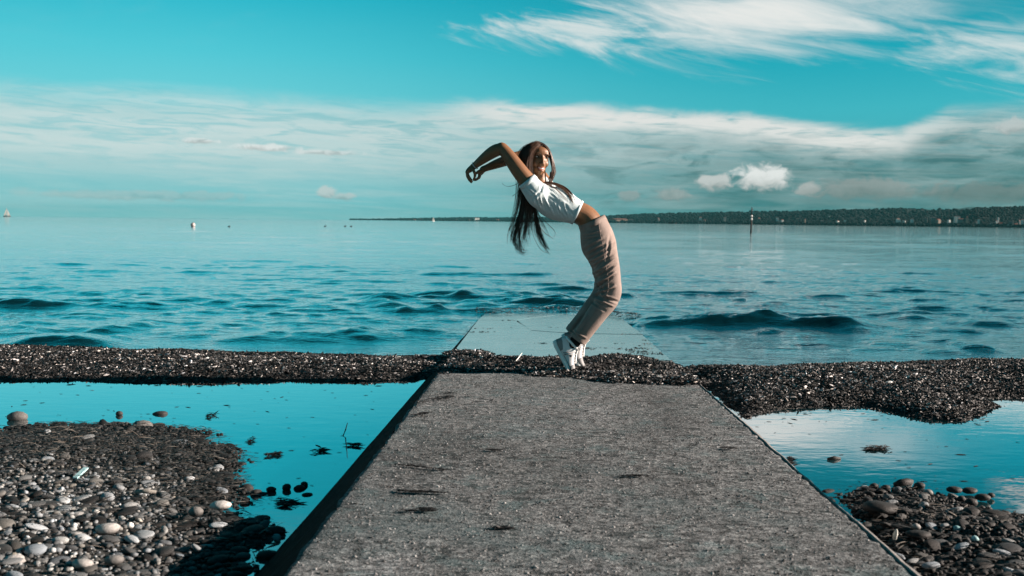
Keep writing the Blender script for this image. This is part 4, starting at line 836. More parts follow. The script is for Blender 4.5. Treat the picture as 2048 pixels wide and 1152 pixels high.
def fuse(mb, name, m, voxel, smooth=4, fac=.5):
    """melt overlapping volumes into one continuous skin"""
    tmp = mb.obj('tmp', m); md = tmp.modifiers.new('r', 'REMESH'); md.mode = 'VOXEL'; md.voxel_size = voxel; md.use_smooth_shade = True
    dg = bpy.context.evaluated_depsgraph_get(); me = bpy.data.meshes.new_from_object(tmp.evaluated_get(dg)); old = tmp.data
    bpy.data.objects.remove(tmp); bpy.data.meshes.remove(old); me.name = name
    nV = len(me.vertices); V = np.empty(nV * 3, np.float32); me.vertices.foreach_get('co', V); V = V.reshape(-1, 3).astype(float)
    E_ = np.empty(len(me.edges) * 2, np.int32); me.edges.foreach_get('vertices', E_); E_ = E_.reshape(-1, 2); deg = np.bincount(E_.ravel(), minlength=nV)[:, None]
    for _ in range(smooth):
        acc = np.zeros_like(V)
        for c in range(3): acc[:, c] = np.bincount(E_[:, 0], V[E_[:, 1], c], nV) + np.bincount(E_[:, 1], V[E_[:, 0], c], nV)
        V = V + fac * (acc / np.maximum(deg, 1) - V)
    me.vertices.foreach_set('co', V.astype(np.float32).ravel()); me.materials.clear(); me.materials.append(m); me.polygons.foreach_set('use_smooth', [True] * len(me.polygons)); me.update()
    return me, V
def topx(V):
    """photo position of points, for laying folds"""
    q = (V - np.array((0, 0, CAM_Z))) @ np.array(W2C.transposed()).T if False else np.array([W2C.transposed() @ Vector(p) for p in []])
    Mx = np.array(C2W).T; c = (V - np.array((0, 0, CAM_Z))) @ Mx.T
    return 1024 + F_PX * c[:, 0] / -c[:, 2], 576 - F_PX * c[:, 1] / -c[:, 2]
def crease(me, V, folds, side=True):
    """folds: (x0,y0,x1,y1,width px,height m): soft cloth ridges running along a line"""
    N_ = np.empty(len(V) * 3, np.float32); me.vertex_normals.foreach_get('vector', N_); N_ = N_.reshape(-1, 3).astype(float); X_, Y_ = topx(V); d = np.zeros(len(V))
    for x0, y0, x1, y1, w, h_ in folds:
        ex, ey = x1 - x0, y1 - y0; L2 = ex * ex + ey * ey; t = ((X_ - x0) * ex + (Y_ - y0) * ey) / L2; tc_ = np.clip(t, 0, 1)
        wx = X_ - x0 - tc_ * ex; wy = Y_ - y0 - tc_ * ey; nd = ((X_ - x0) * -ey + (Y_ - y0) * ex) / math.sqrt(L2); r2 = wx * wx + wy * wy
        d += h_ * np.exp(-r2 / (w * w)) * np.sin(np.clip(tc_ * .8 + .1, 0, 1) * math.pi) - h_ * .5 * np.exp(-((np.sqrt(r2) - 1.9 * w) / w) ** 2) * np.sin(np.clip(t, 0, 1) * math.pi)
    V = V + N_ * d[:, None]; me.vertices.foreach_set('co', V.astype(np.float32).ravel()); me.update(); return V
# materials
M_skin = mat('skin', (.36, .185, .105), .48, .4); oc = objco(M_skin); nz_ = noise(oc, 9, 4, .6)
setc(M_skin, 'Base Color', ramp(nz_, [(.3, (.165, .078, .036)), (.7, (.22, .107, .052))])); bsdf(M_skin).inputs['Subsurface Weight'].default_value = .06; bsdf(M_skin).inputs['Subsurface Radius'].default_value = (.01, .004, .002); bump(M_skin, noise(oc, 260, 3, .6), .08, .002)
M_tee = mat('white_cotton', (.50, .58, .60), .8, .15); oc = objco(M_tee); bump(M_tee, noise(oc, 60, 4, .6), .12, .004)
M_tr = mat('beige_twill', (.30, .215, .185), .8, .15); oc = objco(M_tr); nz_ = noise(scalev(oc, (1, 1, 1)), 300, 3, .6)
setc(M_tr, 'Base Color', ramp(noise(oc, 14, 4, .6), [(.3, (.19, .150, .132)), (.7, (.25, .198, .176))])); bump(M_tr, nz_ + noise(oc, 26, 4, .6) * 2.0, .22, .003)
M_hair = mat('dark_brown_hair', (.022, .012, .008), .38, .5); oc = objco(M_hair); a_ = M_hair.node_tree.nodes.new('ShaderNodeAttribute'); a_.attribute_name = 'tone'; setc(M_hair, 'Base Color', a_.outputs['Color'])
M_dark = mat('dark_brown_lash', (.010, .006, .005), .6, .2); M_white = mat('eye_white', (.62, .60, .58), .25); M_iris = mat('iris_brown', (.012, .007, .005), .15); M_lips = mat('lips', (.30, .095, .075), .4); M_teeth = mat('teeth', (.80, .77, .72), .3)
M_rub = mat('white_rubber_sole', (.74, .76, .76), .55); M_sil = mat('silver_mesh_upper', (.62, .62, .63), .45, .5); oc = objco(M_sil); bump(M_sil, noise(oc, 380, 2, .5), .3, .002)
M_gry = mat('grey_suede', (.085, .088, .092), .8, .2); M_blk = mat('black_knit', (.012, .012, .013), .9, .1); M_lace = mat('white_lace', (.78, .78, .77), .7)

# --- body: one continuous skin
mb = MB()
loft(mb, dense([(1192, 500, 0, 24, .13), (1188, 470, 0, 25, .14), (1182, 448, 0, 24.0, .125), (1172, 434, 0, 23.0, .118), (1158, 426, 0, 22.5, .118), (1142, 420, 0, 22, .120), (1122, 411, 0, 24, .125), (1102, 401, 0, 24, .135), (1088, 388, 0, 20, .14), (1081, 374, 0, 14, .09), (1079, 362, 0, 13.5, .050), (1078, 348, 0, 13.5, .046), (1077, 335, 0, 13, .044)]))
for s_, dx_ in ((-1, 0), (1, -5)):
    limb(mb, [(1196 + dx_, 490, s_ * .08, 22), (1213 + dx_, 545, s_ * .08, 16), (1215 + dx_, 588, s_ * .08, 12), (1188 + dx_, 632, s_ * .08, 11), (1160 + dx_, 670, s_ * .08, 8), (1150 + dx_, 682, s_ * .083, 9)])
    limb(mb, [(1150 + dx_, 682, s_ * .083, 9), (1141 + dx_, 690, s_ * .083, 8), (1135 + dx_, 700, s_ * .083, 5)])
limb(mb, [(1084, 390, -.09, 17), (1068, 378, -.135, 18.0), (1054, 362, -.145, 16.6), (1038, 342, -.142, 15.6), (1021, 318, -.132, 13.6), (1006.5, 300, -.12, 11.4), (1003, 298, -.118, 10.4)], 18)
limb(mb, [(1006, 300, -.12, 10.8), (994, 303, -.108, 12.4), (981, 310, -.095, 11.6), (966, 320.5, -.075, 9.4), (952, 331, -.056, 7.0), (946, 335.5, -.05, 6.6)], 16)
limb(mb, [(1096, 384, .09, 16), (1090, 366, .14, 16.5), (1074, 344, .16, 15), (1058, 322, .17, 13), (1045, 308, .17, 11)], 16)
limb(mb, [(1046, 308, .17, 11), (1032, 312, .15, 12), (1014, 318, .115, 11.2), (992, 327, .06, 9.4), (974, 335, .02, 7.0), (966, 338.5, .0, 6.6)], 16)
# hands: palm, four bent fingers each a chain of its own, thumb off the side of the palm
def hand(wrist, kn, d0, dirs, spread, thumb):
    w = np.array(wrist, float); k_ = np.array(kn, float)
    loft(mb, [(w[0], w[1], d0, 6.6, .020), (w[0] * .65 + k_[0] * .35, w[1] * .65 + k_[1] * .35, d0, 6.2, .030), (w[0] * .3 + k_[0] * .7, w[1] * .3 + k_[1] * .7, d0, 5.4, .037), (k_[0], k_[1], d0, 4.2, .037)], 16)
    for i, (lenf, dxy) in enumerate(zip((.92, 1.05, 1.0, .80), dirs)):
        dd = d0 + spread[i]; P = [(k_[0], k_[1], dd, 3.0)]; x, y = k_
        for (sx, sy, r) in dxy: x += sx * lenf; y += sy * lenf; P.append((x, y, dd + spread[i] * .12, r))
        for q0, q1 in zip(P[:-1], P[1:]):
            mb.tube([S(*q0[:3]), S(*q1[:3])], [q0[3] * PX, q1[3] * PX], 8)
        for q in P: mb.ell(S(*q[:3]), (q[3] * PX,) * 3, nu=8, nv=6)
    for q0, q1 in zip(thumb[:-1], thumb[1:]): mb.tube([S(*q0[:3]), S(*q1[:3])], [q0[3] * PX, q1[3] * PX], 8)
    for q in thumb: mb.ell(S(*q[:3]), (q[3] * PX,) * 3, nu=8, nv=6)
hand((946, 336), (935, 344.5), -.05, [[(1, 8, 2.6), (5, 7, 2.3), (5, 5, 2.0)], [(.5, 8.5, 2.7), (3.5, 7, 2.4), (4.5, 5, 2.0)], [(1.5, 8, 2.6), (4.2, 7, 2.3), (4.5, 4.6, 2.0)], [(3, 8, 2.4), (4.2, 6.5, 2.1), (3.6, 4.2, 1.8)]], (-.032, -.011, .010, .030), [(946, 338, -.072, 3.6), (950.5, 345.5, -.088, 3.2), (952, 353, -.086, 2.8), (949, 359.5, -.078, 2.3)])
hand((966, 338.5), (959.5, 348.5), .0, [[(-1, 6.5, 2.6), (-4.5, 4, 2.3), (-4, 1.2, 2.0)], [(-1.5, 7, 2.7), (-5, 4, 2.4), (-4.5, .8, 2.0)], [(-1, 7, 2.6), (-5, 3.4, 2.3), (-4, .4, 2.0)], [(0, 6, 2.4), (-4, 3.2, 2.1), (-3.6, .8, 1.8)]], (-.032, -.011, .010, .030), [(963, 341, -.026, 3.6), (957, 344, -.042, 3.1), (952.5, 348, -.044, 2.7), (949.5, 352, -.040, 2.3)])
# head
HO = S(1076, 317.5, -.005); yaw = R(21); tilt = R(5)
Rv = np.array((math.cos(yaw), math.sin(yaw), 0)); Fv = np.array((math.sin(yaw), -math.cos(yaw), -.04)); Fv /= np.linalg.norm(Fv); Uv = np.cross(Rv, -Fv); Uv /= np.linalg.norm(Uv)
Rv, Uv = Rv * math.cos(tilt) - Uv * math.sin(tilt), Uv * math.cos(tilt) + Rv * math.sin(tilt)
HA = np.array((Rv, Fv, Uv))
def H(r, f, u): return HO + r * Rv + f * Fv + u * Uv
def hell(c, rad, m=None, **k): (m or mb).ell(H(*c), rad, HA, **k)
hell((0, -.014, .034), (.070, .088, .076), nu=24, nv=16); hell((0, .030, -.012), (.0585, .056, .082), nu=24, nv=16); hell((0, .040, -.066), (.044, .040, .036), nu=18, nv=12); hell((0, .062, -.094), (.018, .015, .015)); hell((0, .058, .040), (.050, .026, .034))
for s_ in (-1, 1):
    hell((s_ * .035, .054, -.030), (.022, .022, .024)); hell((s_ * .030, .070, .026), (.022, .012, .008)); hell((s_ * .0115, .087, -.037), (.0085, .010, .0075)); hell((s_ * .068, -.005, -.010), (.008, .018, .028))
mb.tube([H(0, .074, .022), H(0, .086, .004), H(0, .094, -.014), H(0, .100, -.029)], [.0070, .0068, .0080, .0092], 10); mb.ell(H(0, .0995, -.030), (.0095,) * 3)
hell((0, .078, -.050), (.024, .012, .012)); hell((0, .072, -.080), (.024, .014, .010))
me, Vb = fuse(mb, 'body', M_skin, .0036, 4, .5)
# press the eye sockets in
rel = (Vb - HO) @ HA.T
for s_ in (-1, 1):
    d2 = ((rel[:, 0] - s_ * .030) / .017) ** 2 + ((rel[:, 2] - .010) / .010) ** 2; Vb -= np.outer(.009 * np.exp(-d2) * (rel[:, 1] > .03), Fv)
d2 = (rel[:, 0] / .024) ** 2 + ((rel[:, 2] + .0655 - .35 * np.abs(rel[:, 0]) * .5) / .006) ** 2; Vb -= np.outer(.008 * np.exp(-d2 ** 2) * (rel[:, 1] > .03), Fv)   # mouth opening
me.vertices.foreach_set('co', Vb.astype(np.float32).ravel()); me.update(); own(link('body', me, person))
def front(r, u):
    """depth of the face at a point"""
    m_ = (np.abs(rel2[:, 0] - r) < .004) & (np.abs(rel2[:, 2] - u) < .004) & (rel2[:, 1] > 0)
    return float(rel2[m_, 1].max()) if m_.any() else .07
rel2 = (Vb - HO) @ HA.T
for s_ in (-1, 1):
    f0 = front(s_ * .030, .010); eb = MB(); hell((s_ * .030, f0 - .0085, .010), (.0125, .0115, .0088), eb, nu=16, nv=10); eye = own(eb.obj('eye', M_white, person))
    ib = MB(); hell((s_ * .030 + .002, f0 + .0020, .0098), (.0056, .002, .0056), ib, nu=14, nv=8); o = ib.obj('iris', M_iris, eye)
    lb = MB(); cv = [(-.0150, .004), (-.008, .0125), (0, .0150), (.008, .0135), (.0155, .007)] if s_ > 0 else [(-.0155, .007), (-.008, .0135), (0, .0150), (.008, .0125), (.0150, .004)]
    lb.tube([H(s_ * .030 + r_, f0 + .0015 - abs(r_) * .25, -.0003 + u_) for r_, u_ in cv], [.0010, .0020, .0023, .0022, .0012], 6); own(lb.obj('upper_lashes', M_dark, person))
    lb = MB(); lb.tube([H(s_ * .030 + r_, f0 + .0008 - abs(r_) * .2, 0.010 - .0080 + (r_ / .0155) ** 2 * .006) for r_ in (-.013, -.006, 0, .006, .013)], [.0007, .0012, .0012, .0012, .0007], 6); own(lb.obj('lower_lashes', M_dark, person))
    bb = MB(); pts = [(.012, .0250), (.022, .0285), (.034, .0290), (.045, .0250), (.051, .0200)]
    bb.tube([H(s_ * r_, front(s_ * r_, u_) + .0008, u_) for r_, u_ in pts], [.0020, .0027, .0025, .0018, .0009], 6); own(bb.obj('eyebrow', M_dark, person))
fm = [front(r_, -.058) for r_ in (-.02, 0, .02)]
lw = MB(); top = [(-.0275, -.0560), (-.017, -.0575), (-.006, -.0580), (0, -.0592), (.006, -.0580), (.017, -.0575), (.0275, -.0560)]
lw.tube([H(r_, .0865 - 20 * r_ * r_, u_) for r_, u_ in top], [.0012, .0027, .0032, .0028, .0032, .0027, .0012], 8); own(lw.obj('upper_lip', M_lips, person))
lw = MB(); lw.tube([H(r_, .0845 - 20 * r_ * r_, -.0745 + (r_ / .0275) ** 2 * .018) for r_ in np.linspace(-.0275, .0275, 9)], [.0012, .0028, .0036, .0042, .0044, .0042, .0036, .0028, .0012], 8); own(lw.obj('lower_lip', M_lips, person))
tb = MB(); RG = []
for r_ in np.linspace(-.021, .021, 13):
    lo = -.0695 + (r_ / .0225) ** 2 * .0105; f_ = .0845 - 20 * r_ * r_; RG.append(np.array([H(r_, f_, -.0585), H(r_, f_, lo), H(r_, f_ - .004, lo), H(r_, f_ - .004, -.0585)]))
tb.rings(RG); own(tb.obj('teeth', M_teeth, person))
# --- crop top
mb = MB()
loft(mb, dense([(1082.5, 372, 0, 13, .075), (1084, 380, 0, 22, .125), (1090, 391, 0, 29, .165), (1100, 400, 0, 33, .165), (1114, 406.5, 0, 34.0, .155), (1128, 413, 0, 31.5, .148), (1141, 419, 0, 27.5, .142), (1154, 424.5, 0, 25.0, .138)], 5), 40, 2.2)
for s_, (dx_, dy_) in ((-1, (0, 0)), (1, (24, -4))):
    loft(mb, dense([(1092 + dx_ * .3, 402 + dy_, s_ * .07, 24, .075), (1078 + dx_ * .6, 391 + dy_, s_ * .115, 25.0, .080), (1066 + dx_, 379 + dy_, s_ * .140, 21.5, .078), (1055.5 + dx_, 365 + dy_, s_ * .148, 19.2, .070)], 4), 30)
me, V = fuse(mb, 't_shirt', M_tee, .0055, 5, .5)
fold = []
for i in range(13):   # tight pulls fanning over the ribs towards the back
    x = 1078 + i * 5.0; y = 436 - (12 - i) * 1.6 + 2.0 * math.sin(i * 2.3); fold.append((x, y + 2, x - 6 - random.uniform(0, 8), y - 26 - random.uniform(-6, 9), 1.9, .0075 * random.uniform(.5, 1.25)))
fold += [(1086, 366, 1081, 384, 2.2, -.008), (1081, 384, 1064, 398, 2.2, -.009), (1096, 388, 1128, 408, 2.5, .006), (1090, 378, 1140, 412, 2.0, .005), (1128, 412, 1150, 432, 2.2, -.005), (1070, 402, 1092, 425, 2.6, .007), (1068, 396, 1045, 378, 1.8, .006), (1074, 392, 1050, 370, 1.8, .005), (1062, 392, 1044, 376, 1.6, -.005), (1100, 378, 1120, 400, 3, .005)]
crease(me, V, fold); tee = own(link('t_shirt', me, person))
def band(secs, name, m, parent, wall=.006, k=1):
    RG = []; mbb = MB(); C = np.array([S(a, b, c) for a, b, c, *_ in secs]); T = C[-1] - C[0]; T /= np.linalg.norm(T); dd = np.array((0, 1.0, 0)); dd -= T * dd.dot(T); dd /= np.linalg.norm(dd); q = np.cross(dd, T); th = np.linspace(0, 2 * math.pi, 36, endpoint=False)
    for (a, b, c, ra, rb), p in zip(secs, C): RG.append(p + np.outer(np.cos(th) * ra * PX, q) + np.outer(np.sin(th) * rb, dd))
    for (a, b, c, ra, rb), p in list(zip(secs, C))[::-1]: RG.append(p + np.outer(np.cos(th) * (ra * PX - wall), q) + np.outer(np.sin(th) * (rb - wall), dd))
    mbb.rings(RG, False); n_ = 36; L_ = len(RG); mbb.f += [((L_ - 1) * n_ + i, (L_ - 1) * n_ + (i + 1) % n_, (i + 1) % n_, i) for i in range(n_)]
    o = mbb.obj(name, m, parent); return o
band([(1150.5, 423.2, 0, 26.3, .1425), (1156, 425.8, 0, 25.4, .1405)], 'hem', M_tee, tee)
band([(1059.0, 369.5, -.147, 20.3, .0735), (1053.6, 362.5, -.1485, 19.2, .0705)], 'sleeve_hem', M_tee, tee)
# --- trousers
mb = MB()
loft(mb, dense([(1184, 444, 0, 27.5, .147), (1189, 456, 0, 30, .156), (1193.5, 472, 0, 33.5, .168), (1198, 492, 0, 35.0, .175), (1204, 508, 0, 31.5, .172), (1209, 522, 0, 25, .150)], 5), 40, 2.3)
for s_, k_ in ((-1, 0), (1, 1)):
    loft(mb, dense([(1200 - k_ * 1, 494, s_ * .080, 31.5, .092), (1207.5 - k_ * 2, 517, s_ * .080, 27.5, .098), (1213 - k_ * 3, 538, s_ * .081, 25.0, .095), (1217 - k_ * 4, 562, s_ * .082, 22.8, .088), (1218 - k_ * 6, 580, s_ * .083, 23.2, .082), (1213 - k_ * 9, 598, s_ * .083, 22.0, .080), (1198 - k_ * 10.5, 618, s_ * .083, 20.2, .078), (1181 - k_ * 11, 641, s_ * .083, 19.0, .076), (1154 - k_ * 11, 678 - k_ * 8, s_ * .083, 16.8 - k_, .072)], 5), 34, 2.25)
me, V = fuse(mb, 'trousers', M_tr, .0042, 7, .5)
fold = [(1166, 497, 1206, 474, 3.0, .006), (1172, 512, 1218, 484, 3.2, -.008), (1178, 524, 1226, 497, 3.0, .008), (1184, 536, 1230, 506, 3.0, -.008), (1186, 547, 1232, 516, 3.0, .010), (1190, 558, 1232, 528, 3.0, -.010), (1190, 568, 1230, 545, 2.6, .011), (1190, 578, 1222, 556, 2.4, -.010), (1191, 587, 1230, 572, 2.6, .011), (1190, 590, 1236, 604, 2.8, -.009),
        (1186, 596, 1226, 612, 2.6, .008), (1182, 602, 1210, 622, 2.6, -.006), (1164, 470, 1200, 462, 2.2, .005), (1164, 480, 1196, 474, 2.2, -.005), (1220, 470, 1214, 520, 3, -.004), (1176, 630, 1150, 668, 3.0, .006), (1168, 628, 1142, 664, 2.5, -.006), (1148, 664, 1172, 676, 2.4, .006), (1140, 660, 1160, 672, 2.0, -.006), (1206, 560, 1208, 590, 3, .007), (1200, 575, 1214, 600, 2.4, -.008)]
fold = [(a, b, c, d, w * .85, h * 1.5) for a, b, c, d, w, h in fold]; V = crease(me, V, fold); tr_ = own(link('trousers', me, person))
o = band([(1183.0, 441.0, 0, 28.4, .151), (1187.6, 451.5, 0, 29.6, .1565)], 'waistband', M_tr, tr_)
Xv, Yv = topx(V)
def onfront(px, py):
    m_ = (np.abs(Xv - px) < 2.2) & (np.abs(Yv - py) < 2.2); y = V[m_, 1].min() if m_.any() else YP - .1
    p = at(px, py, y + .0004); return p
sb = MB(); sp_l = [(1197, 447), (1201, 470), (1206, 492), (1209, 515), (1213.5, 540), (1216.5, 562), (1216, 580), (1210, 598), (1195, 618), (1178, 642), (1154, 676)]
sb.tube([onfront(*q) for q in dense(sp_l, 3)], .0016, 5); o = sb.obj('side_seam', M_tr, tr_)
# --- shoes and socks
def shoe(ox, oy, d, roll=0.0):
    k = 1.0; O = S(ox, oy, d); u = np.array((.485, -.04, -.874)); u /= np.linalg.norm(u); w = np.array((0, 1.0, 0)) + 0; w -= u * w.dot(u); w /= np.linalg.norm(w); v = np.cross(w, u); v = v if v[0] > 0 else -v
    def Q(a, b, c): return O + a * 1.08 * u + b * 1.05 * v + c * w
    root = MB(); out = [(0, .020), (.008, .030), (.03, .036), (.08, .035), (.13, .039), (.18, .046), (.215, .045), (.24, .037), (.256, .024), (.263, .010)]
    def spring(a): return max(0, a - .19) ** 2 * 4.5 + max(0, .03 - a) * .25
    def slab_(mb_, z0, z1, grow, lst=out):
        RG = []
        for a, hw in lst: RG.append(np.array([Q(a, z0 + spring(a), -(hw + grow)), Q(a, (z0 + z1) / 2 + spring(a), -(hw + grow + .0025)), Q(a, z1 + spring(a), -(hw + grow)), Q(a, z1 + spring(a), hw + grow), Q(a, (z0 + z1) / 2 + spring(a), hw + grow + .0025), Q(a, z0 + spring(a), hw + grow)]))
        mb_.rings(RG)
    slab_(root, 0, .024, .0); sole = own(root.obj('sole', M_rub, person, True))
    m2 = MB(); slab_(m2, .0245, .034, -.002, out[:8]); own(m2.obj('midsole_stripe', M_gry, person, True))
    prof_ = [(.004, .075, .024), (.02, .096, .033), (.05, .100, .036), (.08, .110, .037), (.108, .116, .037), (.13, .098, .039), (.16, .074, .043), (.19, .058, .045), (.22, .046, .042), (.243, .038, .033), (.257, .031, .016)]
    def dome(mb_, lst, gr=0.0, bot=.022, th0=0, th1=math.pi):
        RG = []
        for a, ht, hw in lst:
            th = np.linspace(th0, th1, 18); c = np.cos(th); s = np.sin(th); RG.append(np.array([Q(a, bot + spring(a) + (ht + gr - bot) * abs(s_) ** .75, -(hw + gr) * np.sign(c_) * abs(c_) ** .7) for c_, s_ in zip(c, s)]))
        mb_.rings(RG)
    m3 = MB(); dome(m3, dense(prof_, 3)); own(m3.obj('upper', M_sil, person))
    m4 = MB(); dome(m4, dense([(.182, .061, .0455), (.20, .054, .045), (.22, .0465, .0425), (.243, .0385, .0335), (.258, .0315, .017)], 3), .0018, .024); own(m4.obj('toe_cap', M_gry if False else M_sil2, person))
    m5 = MB(); dome(m5, dense([(.002, .066, .023), (.02, .080, .0335), (.045, .072, .0365), (.07, .058, .0375)], 3), .0018, .024); own(m5.obj('heel_counter', M_sil2, person))
    m6 = MB(); m6.tube([Q(.062 + .046 * math.cos(t), .108 + .012 * math.cos(t), .031 * math.sin(t)) for t in np.linspace(0, 2 * math.pi, 21)], .0085, 8); own(m6.obj('collar', M_lace, person))
    m7 = MB(); m7.rings([np.array([Q(a, b, -.019), Q(a, b + .007, -.012), Q(a, b + .009, 0), Q(a, b + .007, .012), Q(a, b, .019), Q(a, b - .006, 0)]) for a, b in ((.112, .146), (.116, .132), (.122, .114), (.138, .096), (.165, .077), (.185, .064))]); own(m7.obj('tongue', M_lace, person))
    m8 = MB()
    for i, a in enumerate(np.linspace(.108, .178, 6)):
        ht = np.interp(a, [q[0] for q in prof_], [q[1] for q in prof_]) + .007; m8.tube([Q(a - .004, ht - .014, -.026), Q(a, ht - .001, -.014), Q(a + .002, ht + .002, 0), Q(a, ht - .001, .014), Q(a - .004, ht - .014, .026)], .0026, 6)
    m8.tube([Q(.105, .116, -.004), Q(.098, .128, -.022), Q(.112, .124, -.030), Q(.106, .116, -.006)], .0024, 6); m8.tube([Q(.105, .116, .004), Q(.100, .128, .022), Q(.114, .122, .030), Q(.106, .116, .006)], .0024, 6)
    own(m8.obj('laces', M_lace, person))
    m9 = MB()
    for da in (0, .013): m9.tube([Q(.088 + da, .034 + spring(.1), -.0398), Q(.098 + da, .055, -.0392), Q(.112 + da, .080, -.0350)], [.0035, .004, .003], 6)
    own(m9.obj('side_overlay', M_sil2, person)); m9 = MB(); m9.box(Q(.128, .066, -.0415), (.006, .0015, .008), np.array((u, w, v)).T); own(m9.obj('logo_patch', M_gry, person))
M_sil2 = mat('grey_overlay', (.20, .205, .21), .6, .4)
shoe(1103, 681, -.083); shoe(1121, 674, .083)
for s_, dx_, dy_ in ((-1, 0, 0), (1, 6, -9)):
    sb = MB(); limb(sb, [(1158 + dx_ - (12 if s_ > 0 else 0), 664 + dy_, s_ * .083, 11), (1149 + dx_ - (4 if s_ > 0 else 0), 681 + dy_, s_ * .083, 11.5), (1139 + dx_, 691 + dy_, s_ * .083, 10)]); own(sb.obj('sock', M_blk, person))
bb = MB(); w0 = S(951, 332.5, -.055); u = (S(946, 336, -.05) - S(960, 325, -.066)); u /= np.linalg.norm(u); e1 = np.cross(u, (0, 1, 0)); e1 /= np.linalg.norm(e1); e2 = np.cross(u, e1)
bb.tube([w0 + .0265 * (math.cos(t) * e1 + math.sin(t) * e2) for t in np.linspace(0, 2 * math.pi, 25)], .0022, 6); own(bb.obj('bracelet', M_sil, person))
# --- hair: a cap on the skull and some two thousand strands
HVn, HFn, HT = [], [], []
def strands(guides, n, r0, spread, rough=.006, wave=.0, seed=0, dark=1.0, taper=.35):
    """guides: lists of (px,py,d); strands run between neighbouring guides"""
    g = np.random.default_rng(seed); G = [dense(q, 4) for q in guides]; m_ = 22; GG = []
    for q in G:
        tt = np.linspace(0, 1, len(q)); t2 = np.linspace(0, 1, m_); GG.append(np.array([S(*[np.interp(x, tt, q[:, c]) for c in range(3)]) for x in t2]))
    GG = np.array(GG); ng = len(GG); t2 = np.linspace(0, 1, m_)[:, None]
    nc = max(1, n // 11); CF = g.uniform(0, max(ng - 1, 1e-6), nc); CO = g.normal(0, 1, (nc, 3)) * spread; CP = g.uniform(0, 6.28, (nc, 3)); CR = g.normal(0, rough, (nc, 3)) * 1.4; CL = g.uniform(.70, 1.0, nc)
    for _ in range(n):
        ci_ = g.integers(nc); f = np.clip(CF[ci_] + g.normal(0, .10), 0, ng - 1) if ng > 1 else 0; i = min(int(f), max(ng - 2, 0)); f -= i; P = GG[i] * (1 - f) + GG[min(i + 1, ng - 1)] * f
        off = CO[ci_]; ph = CP[ci_]; fr = 1.1; own_ = g.normal(0, 1, 3) * spread * .55; ph2 = g.uniform(0, 6.28, 3)
        P = P + off * (.25 + .75 * t2) + own_ * (1 - .55 * t2) + CR[ci_] * np.sin(t2 * 6.28 * fr + ph) * t2 + g.normal(0, rough * .35, 3) * np.sin(t2 * 7 + ph2) * t2 + wave * np.sin(t2 * 9 + ph) * t2 ** 2 * g.normal(0, 1, 3)
        L_ = CL[ci_] * g.uniform(.9, 1.0); kk = max(6, int(m_ * L_)); P = P[:kk]; tt = np.linspace(0, 1, kk); rr = r0 * g.uniform(.6, 1.3) * (1 - (1 - taper) * tt ** 2)
        T = np.gradient(P, axis=0); T /= np.linalg.norm(T, axis=1)[:, None] + 1e-9; a = np.cross(T, (0.1, 1, .05)); a /= np.linalg.norm(a, axis=1)[:, None] + 1e-9; b = np.cross(T, a); base = sum(len(x) for x in HVn)
        ring = np.stack([P + rr[:, None] * (math.cos(q) * a + math.sin(q) * b) for q in (0, 2.094, 4.189)], 1).reshape(-1, 3); HVn.append(ring)
        idx = base + np.arange(kk * 3).reshape(kk, 3)
        for q in range(3): HFn.append(np.stack([idx[:-1, q], idx[:-1, (q + 1) % 3], idx[1:, (q + 1) % 3], idx[1:, q]], -1))
        v_ = dark * g.uniform(.5, 1.7) * (2.0 if g.random() < .08 else 1); HT.append(np.tile(np.array([(.055, .029, .018)]) * v_, (len(ring), 1)))
ss_ = 1
# crown and the side facing us, falling behind the near shoulder
strands([[(1074, 290, -.02), (1052, 296, -.04), (1040, 312, -.05), (1040, 345, -.03), (1039, 372, .0), (1034, 410, .02), (1025, 450, .02), (1019, 480, .01), (1030, 504, .01)],
         [(1075, 289, -.05), (1056, 297, -.075), (1046, 318, -.085), (1046, 348, -.06), (1047, 375, -.02), (1046, 415, .0), (1040, 455, -.01), (1036, 505, -.02)],
         [(1076, 289.5, -.07), (1062, 299, -.098), (1053, 320, -.105), (1053, 348, -.09), (1056, 378, -.02), (1056, 415, .01), (1052, 455, .0), (1049, 485, .0), (1062, 511, .0)],
         [(1077, 290, -.085), (1067, 300, -.112), (1060, 322, -.112), (1060, 350, -.10), (1064, 382, .0), (1068, 415, .03), (1068, 455, .02), (1072, 500, .01)]], 560, .0011, .014, .013, .004, 1)
# back of the head, behind
strands([[(1070, 288, .02), (1048, 296, .05), (1037, 318, .07), (1038, 350, .08), (1038, 390, .09), (1036, 430, .08), (1028, 480, .06)],
         [(1076, 288, .03), (1070, 300, .10), (1062, 330, .12), (1060, 370, .11), (1060, 410, .10), (1056, 450, .08), (1052, 505, .06)],
         [(1078, 288, .03), (1082, 300, .10), (1080, 330, .12), (1072, 370, .12), (1068, 410, .12), (1074, 450, .1), (1086, 490, .08)]], 330, .0012, .014, .012, .004, 2)
# locks swinging out at the right of the tail
strands([[(1058, 380, .05), (1068, 405, .05), (1072, 432, .05), (1080, 462, .04), (1094, 490, .03), (1106, 502, .02)], [(1056, 380, .05), (1064, 410, .05), (1068, 440, .05), (1072, 470, .04), (1082, 495, .03), (1098, 506, .02)]], 130, .0011, .007, .012, .006, 3)
strands([[(1050, 380, .02), (1040, 420, .02), (1030, 450, .01), (1020, 475, .0), (1024, 496, .0), (1040, 510, .0)], [(1050, 380, .03), (1046, 430, .02), (1040, 470, .01), (1044, 500, .0), (1062, 511, .0)]], 150, .0011, .006, .010, .005, 4)
